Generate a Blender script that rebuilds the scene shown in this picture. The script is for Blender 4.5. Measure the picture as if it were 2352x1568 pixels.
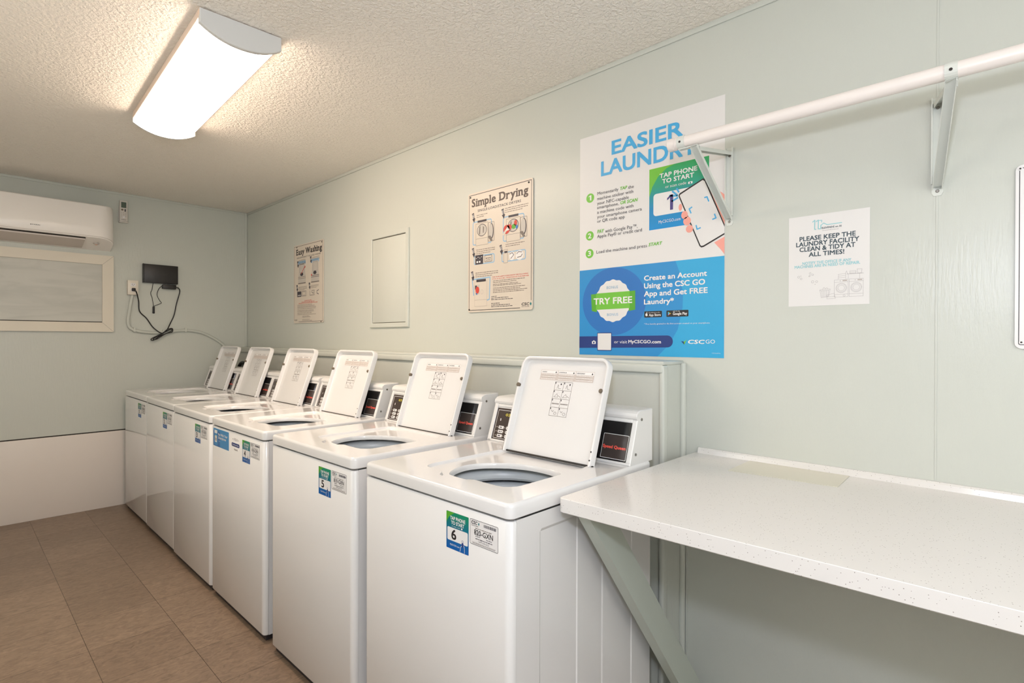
import bpy, bmesh, math, random
from mathutils import Vector, Matrix
from mathutils.geometry import tessellate_polygon

for o in list(bpy.data.objects):
    bpy.data.objects.remove(o, do_unlink=True)
SC = bpy.context.scene
COL = SC.collection
PI = math.pi
R = random.Random(7)

# ------------------------------------------------------------------ camera, light, exposure
cam = bpy.data.cameras.new('camera')
cam.sensor_width = 36.0
cam.lens = 19.0056
cam.clip_start = 0.02
camo = bpy.data.objects.new('camera', cam)
COL.objects.link(camo)
RX, UX, BX = (0.691006, -0.722843, 0.003136), (0.000687, 0.004995, 0.999987), (-0.722849, -0.690995, 0.003948)
camo.matrix_world = Matrix(((RX[0], UX[0], BX[0], -1.88943), (RX[1], UX[1], BX[1], 0.0),
                            (RX[2], UX[2], BX[2], 1.30393), (0, 0, 0, 1)))
SC.camera = camo

SC.view_settings.view_transform = 'Standard'
SC.view_settings.look = 'None'
SC.view_settings.gamma = 1.0
SC.view_settings.exposure = -0.05
SC.view_settings.use_curve_mapping = False
SC.cycles.caustics_reflective = False

world = bpy.data.worlds.new('world')
SC.world = world
world.use_nodes = True
world.node_tree.nodes['Background'].inputs[0].default_value = (0.9, 0.95, 1.0, 1)
world.node_tree.nodes['Background'].inputs[1].default_value = 0.0

WARM = (1.0, 0.795, 0.63)
FIXTURE_EMIT = 28.0

def add_light(name, kind, loc, power, color, rot=(0, 0, 0), **kw):
    l = bpy.data.lights.new(name, kind)
    l.energy = power
    l.color = color
    for k, v in kw.items():
        setattr(l, k, v)
    o = bpy.data.objects.new(name, l)
    o.location = loc
    o.rotation_euler = rot
    COL.objects.link(o)
    return o

# the photographer's direct flash, just above the camera
add_light('camera_flash', 'POINT', (-1.96, 0.02, 1.64), 38.0, (0.90, 0.95, 1.12), shadow_soft_size=0.05)
def fill_spot(name, loc, aim, power, color, angle):
    rot = Vector(aim).to_track_quat('-Z', 'Y').to_euler()
    add_light(name, 'SPOT', loc, power, color, rot=rot, spot_size=math.radians(angle), spot_blend=0.6, shadow_soft_size=0.06)
# two unseen fill spots, added to brighten the room by bounce off its walls
fill_spot('fill_spot_side', (-2.2, 1.2, 1.6), (-0.55, 0.83, 0.12), 380.0, (1.0, 0.95, 0.93), 75)
fill_spot('fill_spot_rear', (-2.1, -0.5, 1.7), (-0.2, -0.95, 0.2), 470.0, (0.98, 0.97, 1.04), 120)

# ------------------------------------------------------------------ room measures
HC, YB = 2.44, 5.142
XL, YF = -2.95, -2.3
BOXX, BOXY, BOXZ = -0.15, 0.93, 1.228

# ------------------------------------------------------------------ materials
def lin(c):
    c = c / 255.0
    return c / 12.92 if c <= 0.04045 else ((c + 0.055) / 1.055) ** 2.4
def rgb(r, g, b): return (lin(r), lin(g), lin(b), 1)

class NT:
    def __init__(self, m):
        self.t = m.node_tree
        self.n = self.t.nodes
        self.bsdf = self.n['Principled BSDF']
    def add(self, kind, **kw):
        n = self.n.new(kind)
        for k, v in kw.items():
            setattr(n, k, v)
        return n
    def link(self, a, b): self.t.links.new(a, b)

def mat(name, col, rough=0.5, spec=0.5, metal=0.0, coat=0.0, emit=None, alpha=None):
    m = bpy.data.materials.new(name)
    m.use_nodes = True
    b = m.node_tree.nodes['Principled BSDF']
    b.inputs['Base Color'].default_value = col
    b.inputs['Roughness'].default_value = rough
    b.inputs['Specular IOR Level'].default_value = spec
    b.inputs['Metallic'].default_value = metal
    b.inputs['Coat Weight'].default_value = coat
    b.inputs['Coat Roughness'].default_value = 0.05
    if emit:
        b.inputs['Emission Color'].default_value = emit[0]
        b.inputs['Emission Strength'].default_value = emit[1]
    return m

def coords(nt, scale=(1, 1, 1), kind='Object'):
    tc = nt.add('ShaderNodeTexCoord')
    mp = nt.add('ShaderNodeMapping')
    mp.inputs['Scale'].default_value = scale
    nt.link(tc.outputs[kind], mp.inputs['Vector'])
    return mp.outputs['Vector']

def bump(nt, height, strength, dist):
    b = nt.add('ShaderNodeBump')
    b.inputs['Strength'].default_value = strength
    b.inputs['Distance'].default_value = dist
    nt.link(height, b.inputs['Height'])
    nt.link(b.outputs['Normal'], nt.bsdf.inputs['Normal'])
    return b

def noise(nt, vec, scale, detail=3.0, rough=0.5, dist=0.0):
    n = nt.add('ShaderNodeTexNoise')
    n.inputs['Scale'].default_value = scale
    n.inputs['Detail'].default_value = detail
    n.inputs['Roughness'].default_value = rough
    n.inputs['Distortion'].default_value = dist
    nt.link(vec, n.inputs['Vector'])
    return n

def ramp(nt, fac, stops):
    r = nt.add('ShaderNodeValToRGB')
    e = r.color_ramp.elements
    while len(e) < len(stops):
        e.new(0.5)
    for i, (p, c) in enumerate(stops):
        e[i].position = p
        e[i].color = c
    nt.link(fac, r.inputs['Fac'])
    return r

def wall_paint(name, col, rough=0.30, bs=0.5):
    m = mat(name, col, rough, 0.34)
    nt = NT(m)
    v = coords(nt, (1, 1, 0.16))
    n1 = noise(nt, v, 110, 4, 0.6)
    n2 = noise(nt, coords(nt), 5, 2)
    a = nt.add('ShaderNodeMath', operation='ADD')
    nt.link(n1.outputs['Fac'], a.inputs[0])
    nt.link(n2.outputs['Fac'], a.inputs[1])
    bump(nt, a.outputs[0], bs, 0.0016)
    return m

def ceiling_mat():
    m = mat('ceiling_texture', rgb(246, 240, 230), 0.75, 0.3)
    nt = NT(m)
    v = coords(nt)
    n1 = noise(nt, v, 78, 3, 0.5, 0.35)
    n2 = noise(nt, v, 170, 2, 0.5)
    r1 = ramp(nt, n1.outputs['Fac'], [(0.38, (0, 0, 0, 1)), (0.66, (1, 1, 1, 1))])
    mx = nt.add('ShaderNodeMath', operation='MULTIPLY_ADD')
    nt.link(n2.outputs['Fac'], mx.inputs[0])
    mx.inputs[1].default_value = 0.35
    nt.link(r1.outputs['Color'], mx.inputs[2])
    bump(nt, mx.outputs[0], 0.85, 0.0042)
    return m

TILE = 0.3115
def floor_mat():
    m = mat('floor_tile', rgb(130, 108, 86), 0.32, 0.4)
    nt = NT(m)
    tc = nt.add('ShaderNodeTexCoord')
    mp = nt.add('ShaderNodeMapping')
    mp.inputs['Location'].default_value = (1.17 + TILE * 20, -2.2 + TILE * 20, 0)
    nt.link(tc.outputs['Object'], mp.inputs['Vector'])
    br = nt.add('ShaderNodeTexBrick')
    br.offset = 0.0
    br.offset_frequency = 1
    br.squash = 1.0
    br.inputs['Scale'].default_value = 1.0
    br.inputs['Brick Width'].default_value = TILE
    br.inputs['Row Height'].default_value = TILE
    br.inputs['Mortar Size'].default_value = 0.0011
    br.inputs['Mortar Smooth'].default_value = 0.1
    br.inputs['Color1'].default_value = rgb(142, 122, 104)
    br.inputs['Color2'].default_value = rgb(129, 110, 93)
    br.inputs['Mortar'].default_value = rgb(74, 58, 44)
    nt.link(mp.outputs['Vector'], br.inputs['Vector'])
    n1 = noise(nt, coords(nt, (7, 14, 1)), 3.0, 8, 0.68, 1.4)
    r1 = ramp(nt, n1.outputs['Fac'], [(0.30, rgb(196, 190, 186)), (0.52, rgb(245, 243, 240)), (0.72, (1.25, 1.22, 1.18, 1))])
    mx = nt.add('ShaderNodeMix', data_type='RGBA', blend_type='MULTIPLY')
    mx.inputs[0].default_value = 0.9
    nt.link(br.outputs['Color'], mx.inputs[6])
    nt.link(r1.outputs['Color'], mx.inputs[7])
    nt.link(mx.outputs[2], nt.bsdf.inputs['Base Color'])
    bump(nt, br.outputs['Fac'], 0.5, -0.001)
    return m

def counter_mat():
    m = mat('speckled_counter', rgb(221, 218, 214), 0.16, 0.5)
    nt = NT(m)
    v = coords(nt)
    v.node.inputs['Rotation'].default_value = (0.52, 0.71, 0.33)
    vo = nt.add('ShaderNodeTexVoronoi')
    vo.inputs['Scale'].default_value = 230
    vo.inputs['Randomness'].default_value = 1.0
    nt.link(v, vo.inputs['Vector'])
    n1 = noise(nt, v, 30, 2)
    lt = nt.add('ShaderNodeMath', operation='MULTIPLY')
    nt.link(vo.outputs['Distance'], lt.inputs[0])
    sep = nt.add('ShaderNodeSeparateColor')
    nt.link(vo.outputs['Color'], sep.inputs[0])
    big = nt.add('ShaderNodeMath', operation='GREATER_THAN')
    nt.link(sep.outputs[0], big.inputs[0])
    big.inputs[1].default_value = 0.78
    small = nt.add('ShaderNodeMath', operation='LESS_THAN')
    nt.link(vo.outputs['Distance'], small.inputs[0])
    small.inputs[1].default_value = 0.2
    nt.link(big.outputs[0], lt.inputs[0])
    nt.link(small.outputs[0], lt.inputs[1])
    mx = nt.add('ShaderNodeMix', data_type='RGBA')
    nt.link(lt.outputs[0], mx.inputs[0])
    mx.inputs[6].default_value = rgb(221, 218, 214)
    mx.inputs[7].default_value = rgb(146, 140, 134)
    nt.link(mx.outputs[2], nt.bsdf.inputs['Base Color'])
    return m

def grad(name, z0, z1, stops, rough=0.35):
    m = mat(name, stops[0], rough, 0.4)
    nt = NT(m)
    tc = nt.add('ShaderNodeTexCoord')
    sp = nt.add('ShaderNodeSeparateXYZ')
    nt.link(tc.outputs['Object'], sp.inputs[0])
    mr = nt.add('ShaderNodeMapRange')
    mr.inputs[1].default_value = z0
    mr.inputs[2].default_value = z1
    nt.link(sp.outputs['Z'], mr.inputs[0])
    r = ramp(nt, mr.outputs[0], [(i / (len(stops) - 1), c) for i, c in enumerate(stops)])
    nt.link(r.outputs['Color'], nt.bsdf.inputs['Base Color'])
    return m

def wash_panel_mat():
    m = mat('painted_board', rgb(198, 198, 190), 0.4, 0.4)
    nt = NT(m)
    n1 = noise(nt, coords(nt, (1.2, 1, 6)), 2.2, 4, 0.5, 1.2)
    r1 = ramp(nt, n1.outputs['Fac'], [(0.4, rgb(200, 199, 191)), (0.62, rgb(190, 190, 182))])
    nt.link(r1.outputs['Color'], nt.bsdf.inputs['Base Color'])
    return m

M = {}
M['wall'] = wall_paint('sage_wall_paint', rgb(201, 204, 196))
M['wall_white'] = wall_paint('white_lower_paint', rgb(226, 218, 210), 0.4, 0.15)
M['ceiling'] = ceiling_mat()
M['floor'] = floor_mat()
M['cream'] = mat('cream_trim', rgb(222, 214, 198), 0.4)
M['board'] = wash_panel_mat()
M['gap'] = mat('dark_gap', rgb(40, 34, 28), 0.8)
M['enamel'] = mat('white_enamel', rgb(225, 224, 223), 0.09, 0.5, coat=0.25)
M['enamel_hood'] = mat('white_hood_plastic', rgb(224, 223, 221), 0.3, 0.5)
M['tubplastic'] = mat('tub_plastic', rgb(205, 210, 213), 0.3, 0.5)
M['steel'] = mat('steel', rgb(150, 146, 140), 0.35, 0.5, 0.9)
M['bumper'] = mat('rubber_bumper', rgb(112, 100, 84), 0.6)
M['blackgloss'] = mat('black_gloss', rgb(26, 24, 24), 0.12, 0.5)
M['inner'] = mat('smoked_panel', rgb(66, 58, 55), 0.2, 0.5)
M['darkbrown'] = mat('keypad_brown', rgb(62, 50, 45), 0.35)
M['white'] = mat('print_white', rgb(232, 230, 229), 0.4, 0.4)
M['paper'] = mat('paper_white', rgb(226, 224, 222), 0.45, 0.4)
M['w'] = M['white']
M['k'] = mat('print_charcoal', rgb(62, 58, 66), 0.5)
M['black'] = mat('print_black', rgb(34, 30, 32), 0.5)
M['g'] = mat('print_green', rgb(112, 190, 60), 0.4)
M['g2'] = mat('print_green_dark', rgb(84, 166, 44), 0.4)
M['sky'] = mat('print_sky_blue', rgb(72, 170, 222), 0.4)
M['pale'] = mat('print_pale_blue', rgb(130, 176, 205), 0.4)
M['navy'] = mat('print_navy', rgb(24, 52, 122), 0.4)
M['cyan'] = mat('print_cyan', rgb(44, 165, 216), 0.4)
M['midblue'] = mat('print_mid_blue', rgb(36, 140, 204), 0.4)
M['deepblue'] = mat('print_deep_blue', rgb(34, 112, 188), 0.4)
M['purple'] = mat('print_purple', rgb(70, 60, 128), 0.4)
M['skin'] = mat('print_pink', rgb(240, 164, 150), 0.4)
M['red'] = mat('print_red', rgb(205, 70, 58), 0.5)
M['redglow'] = mat('print_coral', rgb(236, 92, 78), 0.4)
M['grey'] = mat('print_grey', rgb(120, 112, 106), 0.5)
M['ltgrey'] = mat('print_light_grey', rgb(182, 172, 164), 0.5)
M['labelgrey'] = mat('print_label_grey', rgb(200, 190, 184), 0.5)
M['greek'] = mat('print_small_text', rgb(118, 106, 98), 0.5)
M['redgreek'] = mat('print_small_red', rgb(196, 98, 82), 0.5)
M['serif'] = mat('print_title_grey', rgb(92, 80, 74), 0.5)
M['slate'] = mat('print_slate', rgb(52, 72, 82), 0.5)
M['aqua'] = mat('print_aqua', rgb(142, 200, 206), 0.5)
M['line'] = mat('print_line_grey', rgb(158, 152, 154), 0.5)
M['signface'] = mat('sign_metal_cream', rgb(214, 204, 190), 0.35)
M['framehue'] = mat('print_pale_frame', rgb(140, 182, 214), 0.5)
M['silver'] = mat('print_machine_grey', rgb(196, 190, 182), 0.5)
M['yellow'] = mat('print_yellow', rgb(206, 190, 70), 0.5)
M['teal'] = mat('print_teal', rgb(0, 118, 122), 0.4)
M['cardgrad'] = grad('poster_card_print', 0.488, 0.73, [rgb(10, 140, 208), rgb(30, 135, 190), rgb(48, 158, 128), rgb(56, 170, 96)])
M['stickgrad'] = grad('sticker_print', 0.745, 0.842, [rgb(0, 92, 170), rgb(0, 98, 160), rgb(0, 116, 128), rgb(18, 140, 96)])
M['bluesticker'] = mat('sticker_blue', rgb(54, 140, 196), 0.4)
M['bluesticker2'] = mat('sticker_blue_dark', rgb(36, 104, 170), 0.4)
M['counter'] = counter_mat()
M['sheet'] = mat('cream_sheet', rgb(216, 212, 196), 0.3)
M['brace'] = mat('brace_paint', rgb(186, 194, 184), 0.38)
M['rail'] = mat('rail_white', rgb(236, 228, 222), 0.35)
M['bracket'] = mat('bracket_paint', rgb(216, 219, 212), 0.4)
M['hole'] = mat('dark_hole', rgb(52, 48, 44), 0.7)
M['acwhite'] = mat('ac_plastic', rgb(248, 243, 238), 0.28)
M['aclouver'] = mat('ac_louver_plastic', rgb(206, 196, 188), 0.35)
M['lcd'] = mat('lcd_green', rgb(78, 92, 80), 0.3)
M['remote'] = mat('remote_white', rgb(214, 208, 200), 0.4)
M['outlet'] = mat('outlet_ivory', rgb(228, 220, 206), 0.35)
M['cable'] = mat('black_rubber', rgb(20, 18, 18), 0.5)
M['router'] = mat('black_plastic', rgb(34, 31, 30), 0.42)
M['diffuser'] = mat('lamp_diffuser', rgb(250, 245, 238), 0.5, emit=((WARM[0], WARM[1], WARM[2], 1), FIXTURE_EMIT))
M['lampcap'] = mat('lamp_end_cap', rgb(216, 216, 214), 0.45)
M['lampbase'] = mat('lamp_base', rgb(226, 206, 190), 0.5)
M['amber'] = mat('sensor_amber', rgb(226, 176, 150), 0.3)

# ------------------------------------------------------------------ mesh helper
class MB:
    """collects faces; vertices in world (or builder-local) space"""
    def __init__(self):
        self.v, self.f, self.m, self.s, self.mats = [], [], [], [], []
    def mi(self, m):
        m = M[m] if isinstance(m, str) else m
        if m not in self.mats:
            self.mats.append(m)
        return self.mats.index(m)
    def add(self, verts, faces, m, smooth=False):
        b = len(self.v)
        k = self.mi(m)
        self.v += [tuple(p) for p in verts]
        for f in faces:
            self.f.append([b + i for i in f])
            self.m.append(k)
            self.s.append(smooth)
    def box(self, x0, x1, y0, y1, z0, z1, m, r=0.0, seg=2):
        x0, x1 = min(x0, x1), max(x0, x1); y0, y1 = min(y0, y1), max(y0, y1); z0, z1 = min(z0, z1), max(z0, z1)
        bm = bmesh.new()
        bmesh.ops.create_cube(bm, size=1)
        for v in bm.verts:
            v.co = Vector(((x0 + x1) / 2 + v.co.x * (x1 - x0), (y0 + y1) / 2 + v.co.y * (y1 - y0), (z0 + z1) / 2 + v.co.z * (z1 - z0)))
        if r > 0:
            r = min(r, 0.45 * min(x1 - x0, y1 - y0, z1 - z0))
            bmesh.ops.bevel(bm, geom=list(bm.edges), offset=r, segments=seg, affect='EDGES', profile=0.5)
        bm.verts.index_update()
        self.add([v.co for v in bm.verts], [[v.index for v in f.verts] for f in bm.faces], m, r > 0)
        bm.free()
    def loft(self, loops, m, cap0=True, cap1=True, smooth=True, closed=True):
        n = len(loops[0])
        vs = [p for l in loops for p in l]
        fs = []
        for a in range(len(loops) - 1):
            for i in range(n if closed else n - 1):
                j = (i + 1) % n
                fs.append([a * n + i, a * n + j, (a + 1) * n + j, (a + 1) * n + i])
        self.add(vs, fs, m, smooth)
        if cap0: self.add(loops[0], [list(range(n))[::-1]], m)
        if cap1: self.add(loops[-1], [list(range(n))], m)
    def prism(self, pts, axis, a0, a1, m, smooth=False):
        def P(p, a):
            return {'x': (a, p[0], p[1]), 'y': (p[0], a, p[1]), 'z': (p[0], p[1], a)}[axis]
        self.loft([[P(p, a0) for p in pts], [P(p, a1) for p in pts]], m, smooth=smooth)
    def tube(self, pts, r, m, n=10, caps=True):
        pts = [Vector(p) for p in pts]
        loops, up = [], None
        for i, p in enumerate(pts):
            t = (pts[min(i + 1, len(pts) - 1)] - pts[max(i - 1, 0)]).normalized()
            if up is None:
                up = Vector((0, 0, 1)) if abs(t.z) < 0.9 else Vector((1, 0, 0))
            up = (up - t * up.dot(t)).normalized()
            s = t.cross(up)
            loops.append([p + (s * math.cos(2 * PI * k / n) + up * math.sin(2 * PI * k / n)) * r for k in range(n)])
        self.loft(loops, m, caps, caps)
    def lathe(self, prof, c, m, n=48, axis='z', ring=False):
        loops = []
        for (r, h) in prof:
            l = []
            for k in range(n):
                a = 2 * PI * k / n
                u, w = r * math.cos(a), r * math.sin(a)
                l.append({'z': (c[0] + u, c[1] + w, c[2] + h), 'y': (c[0] + u, c[1] + h, c[2] + w), 'x': (c[0] + h, c[1] + u, c[2] + w)}[axis])
            loops.append(l)
        if ring:
            self.loft(loops + loops[:1], m, False, False)
        else:
            self.loft(loops, m, True, True)
    def holed(self, outer, holes, m):
        """planar polygon with holes"""
        pl = [[Vector(p) for p in outer]] + [[Vector(p) for p in h] for h in holes]
        tr = tessellate_polygon(pl)
        self.add([p for l in pl for p in l], [list(t) for t in tr], m)
    def build(self, name, parent=None, off=None, recalc=True):
        if off is None:
            off = world_origin(parent) if parent else Vector((0, 0, 0))
        me = bpy.data.meshes.new(name)
        me.from_pydata([(p[0] - off[0], p[1] - off[1], p[2] - off[2]) for p in self.v], [], self.f)
        for m in self.mats:
            me.materials.append(m)
        for i, p in enumerate(me.polygons):
            p.material_index = self.m[i]
            p.use_smooth = self.s[i]
        if recalc:
            bm = bmesh.new()
            bm.from_mesh(me)
            bmesh.ops.remove_doubles(bm, verts=bm.verts, dist=1e-6)
            bmesh.ops.recalc_face_normals(bm, faces=bm.faces)
            for e in bm.edges:
                if len(e.link_faces) == 2 and (e.link_faces[0].smooth != e.link_faces[1].smooth or e.calc_face_angle(0) > 0.7):
                    e.smooth = False
            bm.to_mesh(me)
            bm.free()
        me.update()
        o = bpy.data.objects.new(name, me)
        COL.objects.link(o)
        if parent:
            o.parent = parent
        else:
            o.location = off
        return o

def world_origin(o):
    v = Vector((0, 0, 0))
    while o is not None:
        v = v + o.location
        o = o.parent
    return v

def empty(name, loc, label, cat, group=None):
    o = bpy.data.objects.new(name, None)
    o.empty_display_size = 0.05
    o.location = loc
    COL.objects.link(o)
    return tag(o, label, cat, group)

def tag(o, label, cat, group=None):
    o['label'] = label
    o['category'] = cat
    if group: o['group'] = group
    return o

def struct(o):
    o['kind'] = 'structure'
    return o

def rrect(x0, x1, y0, y1, r, seg=5):
    """r: one radius or (bl, br, tr, tl)"""
    if not isinstance(r, (tuple, list)): r = (r,) * 4
    out = []
    for (cx, cy, a0, rr) in ((x0, y0, PI, r[0]), (x1, y0, 1.5 * PI, r[1]), (x1, y1, 0, r[2]), (x0, y1, 0.5 * PI, r[3])):
        rr = max(rr, 0.0004)
        px = cx + (rr if cx == x0 else -rr)
        py = cy + (rr if cy == y0 else -rr)
        for k in range(seg + 1):
            a = a0 + 0.5 * PI * k / seg
            out.append((px + rr * math.cos(a), py + rr * math.sin(a)))
    return out

def smooth_path(pts, n=6):
    """Catmull-Rom through 3D points"""
    P = [Vector(p) for p in pts]
    P = [P[0] * 2 - P[1]] + P + [P[-1] * 2 - P[-2]]
    out = []
    for i in range(1, len(P) - 2):
        for k in range(n):
            t = k / n
            a, b, c, d = P[i - 1], P[i], P[i + 1], P[i + 2]
            out.append(0.5 * ((2 * b) + (c - a) * t + (2 * a - 5 * b + 4 * c - d) * t * t + (3 * b - a - 3 * c + d) * t ** 3))
    out.append(P[-2])
    return out

# ------------------------------------------------------------------ printing
TCACHE = {}
def glyphs(s, off, res):
    key = (s, off, res)
    if key not in TCACHE:
        c = bpy.data.curves.new('text', 'FONT')
        c.body = s
        c.offset = off
        c.resolution_u = res
        o = bpy.data.objects.new('text', c)
        COL.objects.link(o)
        dg = bpy.context.evaluated_depsgraph_get()
        oe = o.evaluated_get(dg)
        me = oe.to_mesh()
        vs = [(v.co.x, v.co.y) for v in me.vertices]
        fs = [list(p.vertices) for p in me.polygons]
        oe.to_mesh_clear()
        bpy.data.objects.remove(o)
        bpy.data.curves.remove(c)
        xs = [v[0] for v in vs] or [0, 1]
        TCACHE[key] = (vs, fs, min(xs), max(xs))
    return TCACHE[key]

class Sheet(MB):
    """flat print: u to the right, v up, layers stacked along the normal"""
    EPS = 0.00016
    def __init__(self, O, U, V, N):
        super().__init__()
        self.O, self.U, self.V, self.N = Vector(O), Vector(U), Vector(V), Vector(N)
    def P(self, u, v, layer=0, n=0.0):
        return self.O + self.U * u + self.V * v + self.N * (n + layer * self.EPS)
    def poly(self, pts, m, layer=1):
        if len(pts) > 4:
            vs = [Vector((p[0], p[1], 0)) for p in pts]
            fs = [list(t) for t in tessellate_polygon([vs])]
        else:
            fs = [list(range(len(pts)))]
        self.add([self.P(p[0], p[1], layer) for p in pts], fs, m)
    def rect(self, u0, u1, v0, v1, m, layer=1, r=0.0):
        self.poly(rrect(u0, u1, v0, v1, r, 4) if r else [(u0, v0), (u1, v0), (u1, v1), (u0, v1)], m, layer)
    def ring(self, outer, inner, m, layer=1):
        n = len(outer)
        self.add([self.P(p[0], p[1], layer) for p in outer + inner], [[i, (i + 1) % n, n + (i + 1) % n, n + i] for i in range(n)], m)
    def frame(self, u0, u1, v0, v1, t, m, layer=1, r=0.0):
        self.ring(rrect(u0, u1, v0, v1, r, 4), rrect(u0 + t, u1 - t, v0 + t, v1 - t, max(r - t, 0), 4), m, layer)
    def disc(self, u, v, ru, rv, m, layer=1, n=32, wob=0.0, k=0):
        self.poly([(u + ru * (1 + wob * math.cos(k * a)) * math.cos(a), v + rv * (1 + wob * math.cos(k * a)) * math.sin(a)) for a in [2 * PI * i / n for i in range(n)]], m, layer)
    def oring(self, u, v, ru, rv, t, m, layer=1, n=28):
        A = [2 * PI * i / n for i in range(n)]
        self.ring([(u + ru * math.cos(a), v + rv * math.sin(a)) for a in A], [(u + (ru - t) * math.cos(a), v + (rv - t) * math.sin(a)) for a in A], m, layer)
    def line(self, pts, t, m, layer=1):
        for q, (a, b) in enumerate(zip(pts[:-1], pts[1:])):
            layer += 0.06 if q else 0.0
            d = Vector((b[0] - a[0], b[1] - a[1]))
            if d.length < 1e-7: continue
            n = Vector((-d.y, d.x)).normalized() * t / 2
            e = d.normalized() * t * 0.3
            self.poly([(a[0] - n.x - e.x, a[1] - n.y - e.y), (b[0] - n.x + e.x, b[1] - n.y + e.y), (b[0] + n.x + e.x, b[1] + n.y + e.y), (a[0] + n.x - e.x, a[1] + n.y - e.y)], m, layer)
    def text(self, s, u, v, w, h, m, layer=2, bold=0.0, ital=False):
        res = 4 if h > 0.02 else (2 if h > 0.008 else 1)
        if s == '1':                       # a one with its flag
            self.poly([(u + w * 0.48, v), (u + w, v), (u + w, v + h), (u + w * 0.60, v + h), (u - w * 0.05, v + h * 0.80), (u - w * 0.05, v + h * 0.66), (u + w * 0.48, v + h * 0.82)], m, layer)
            return
        vs, fs, x0, x1 = glyphs(s, 0.0, res)
        if bold:
            d = bold * 0.72
            sy = h / (0.682 + 2 * d)
            sx = w / (x1 - x0 + 2 * d) if w else sy
            for q, (dx, dy) in enumerate(((0, 0), (2 * d, 0), (0, 2 * d), (2 * d, 2 * d))):
                self.add([self.P(u + (p[0] - x0 + dx) * sx + (0.2 * p[1] * sy if ital else 0), v + (p[1] + dy) * sy, layer + 0.12 * q) for p in vs], fs, m)
            return
        sy = h / 0.682
        sx = w / max(x1 - x0, 1e-6) if w else sy
        self.add([self.P(u + (p[0] - x0) * sx + (0.2 * p[1] * sy if ital else 0), v + p[1] * sy, layer) for p in vs], fs, m)
    def greek(self, u, v, w, h, m, layer=2):
        x = u
        while x < u + w - h:
            l = min(R.uniform(1.2, 5.0) * h, u + w - x)
            self.rect(x, x + l, v, v + h * R.uniform(0.62, 0.8), m, layer)
            x += l + h * 0.55
    def slab(self, u0, u1, v0, v1, t, m, r=0.0, depth0=0.0):
        """the sheet of paper or metal itself, front face at layer 0, thickness t behind"""
        out = rrect(u0, u1, v0, v1, max(r, 0.0005), 5)
        self.loft([[self.P(p[0], p[1], 0, -t) for p in out], [self.P(p[0], p[1], 0, 0.0) for p in out]], m, smooth=False)

def serif_title(sh, s, u, v, w, h, m, layer=2):
    """slab-serif bold lettering"""
    bold = 0.035
    adv, items = 0.0, []
    for ch in s:
        if ch == ' ':
            adv += 0.32
            continue
        vs, fs, x0, x1 = glyphs(ch, 0.0, 3)
        items.append((ch, adv, x0, x1, vs, fs))
        adv += (x1 - x0) + 2 * bold + 0.08
    sx, sy = w / (adv - 0.10), h / 0.70
    st = 0.085
    for (ch, a, x0, x1, vs, fs) in items:
        for q, (dx, dy) in enumerate(((0, 0), (2 * bold, 0), (0, 1.2 * bold), (2 * bold, 1.2 * bold))):
            sh.add([sh.P(u + (a + p[0] - x0 + dx) * sx, v + (p[1] + dy) * sy, layer + 0.12 * q) for p in vs], fs, m)
        W, xh = x1 - x0 + 2 * bold, 0.47
        def slab(c0, c1, y):
            sh.rect(u + (a + c0) * sx, u + (a + c1) * sx, v + (y - st / 2) * sy, v + (y + st / 2) * sy, m, layer + 1)
        b, e = 0.03, 0.06
        if ch in 'im n r p h l'.replace(' ', ''):
            top = {'l': 0.68, 'h': 0.68}.get(ch, xh)
            base = -0.19 if ch == 'p' else b
            slab(-e, min(W, 0.17), top - 0.02)
            slab(-e, min(W, 0.13) + e, base)
        if ch in 'mnh': slab(W - 0.15, W + e, b)
        if ch == 'm': slab(W / 2 - 0.1, W / 2 + 0.1, b)
        if ch == 'y': slab(-e, 0.17, xh - 0.02); slab(W - 0.17, W + e, xh - 0.02)
        if ch == 'W': slab(-e, 0.2, 0.66); slab(W - 0.2, W + e, 0.66); slab(W / 2 - 0.12, W / 2 + 0.12, 0.66)
        if ch in 'DE': slab(-e, 0.2, 0.66); slab(-e, 0.2, b)
        if ch == 'a': slab(W - 0.1, W + e, b)

def styled(sh, row, v_off=0.0, layer=3):
    s, u, v, w, h, st = row
    t = st.split()
    bold, ital, col = 0.0, False, t[-1]
    if len(t) > 1:
        bold = 0.03 if 'b' in t[0] else 0.0
        ital = 'i' in t[0]
    sh.text(s, u, v - v_off, w, h, {'k': 'k'}.get(col, col), layer, bold, ital)

def right_wall_sheet(y_left, x=0.0):
    return Sheet((x, y_left, 0), (0, -1, 0), (0, 0, 1), (-1, 0, 0))

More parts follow.
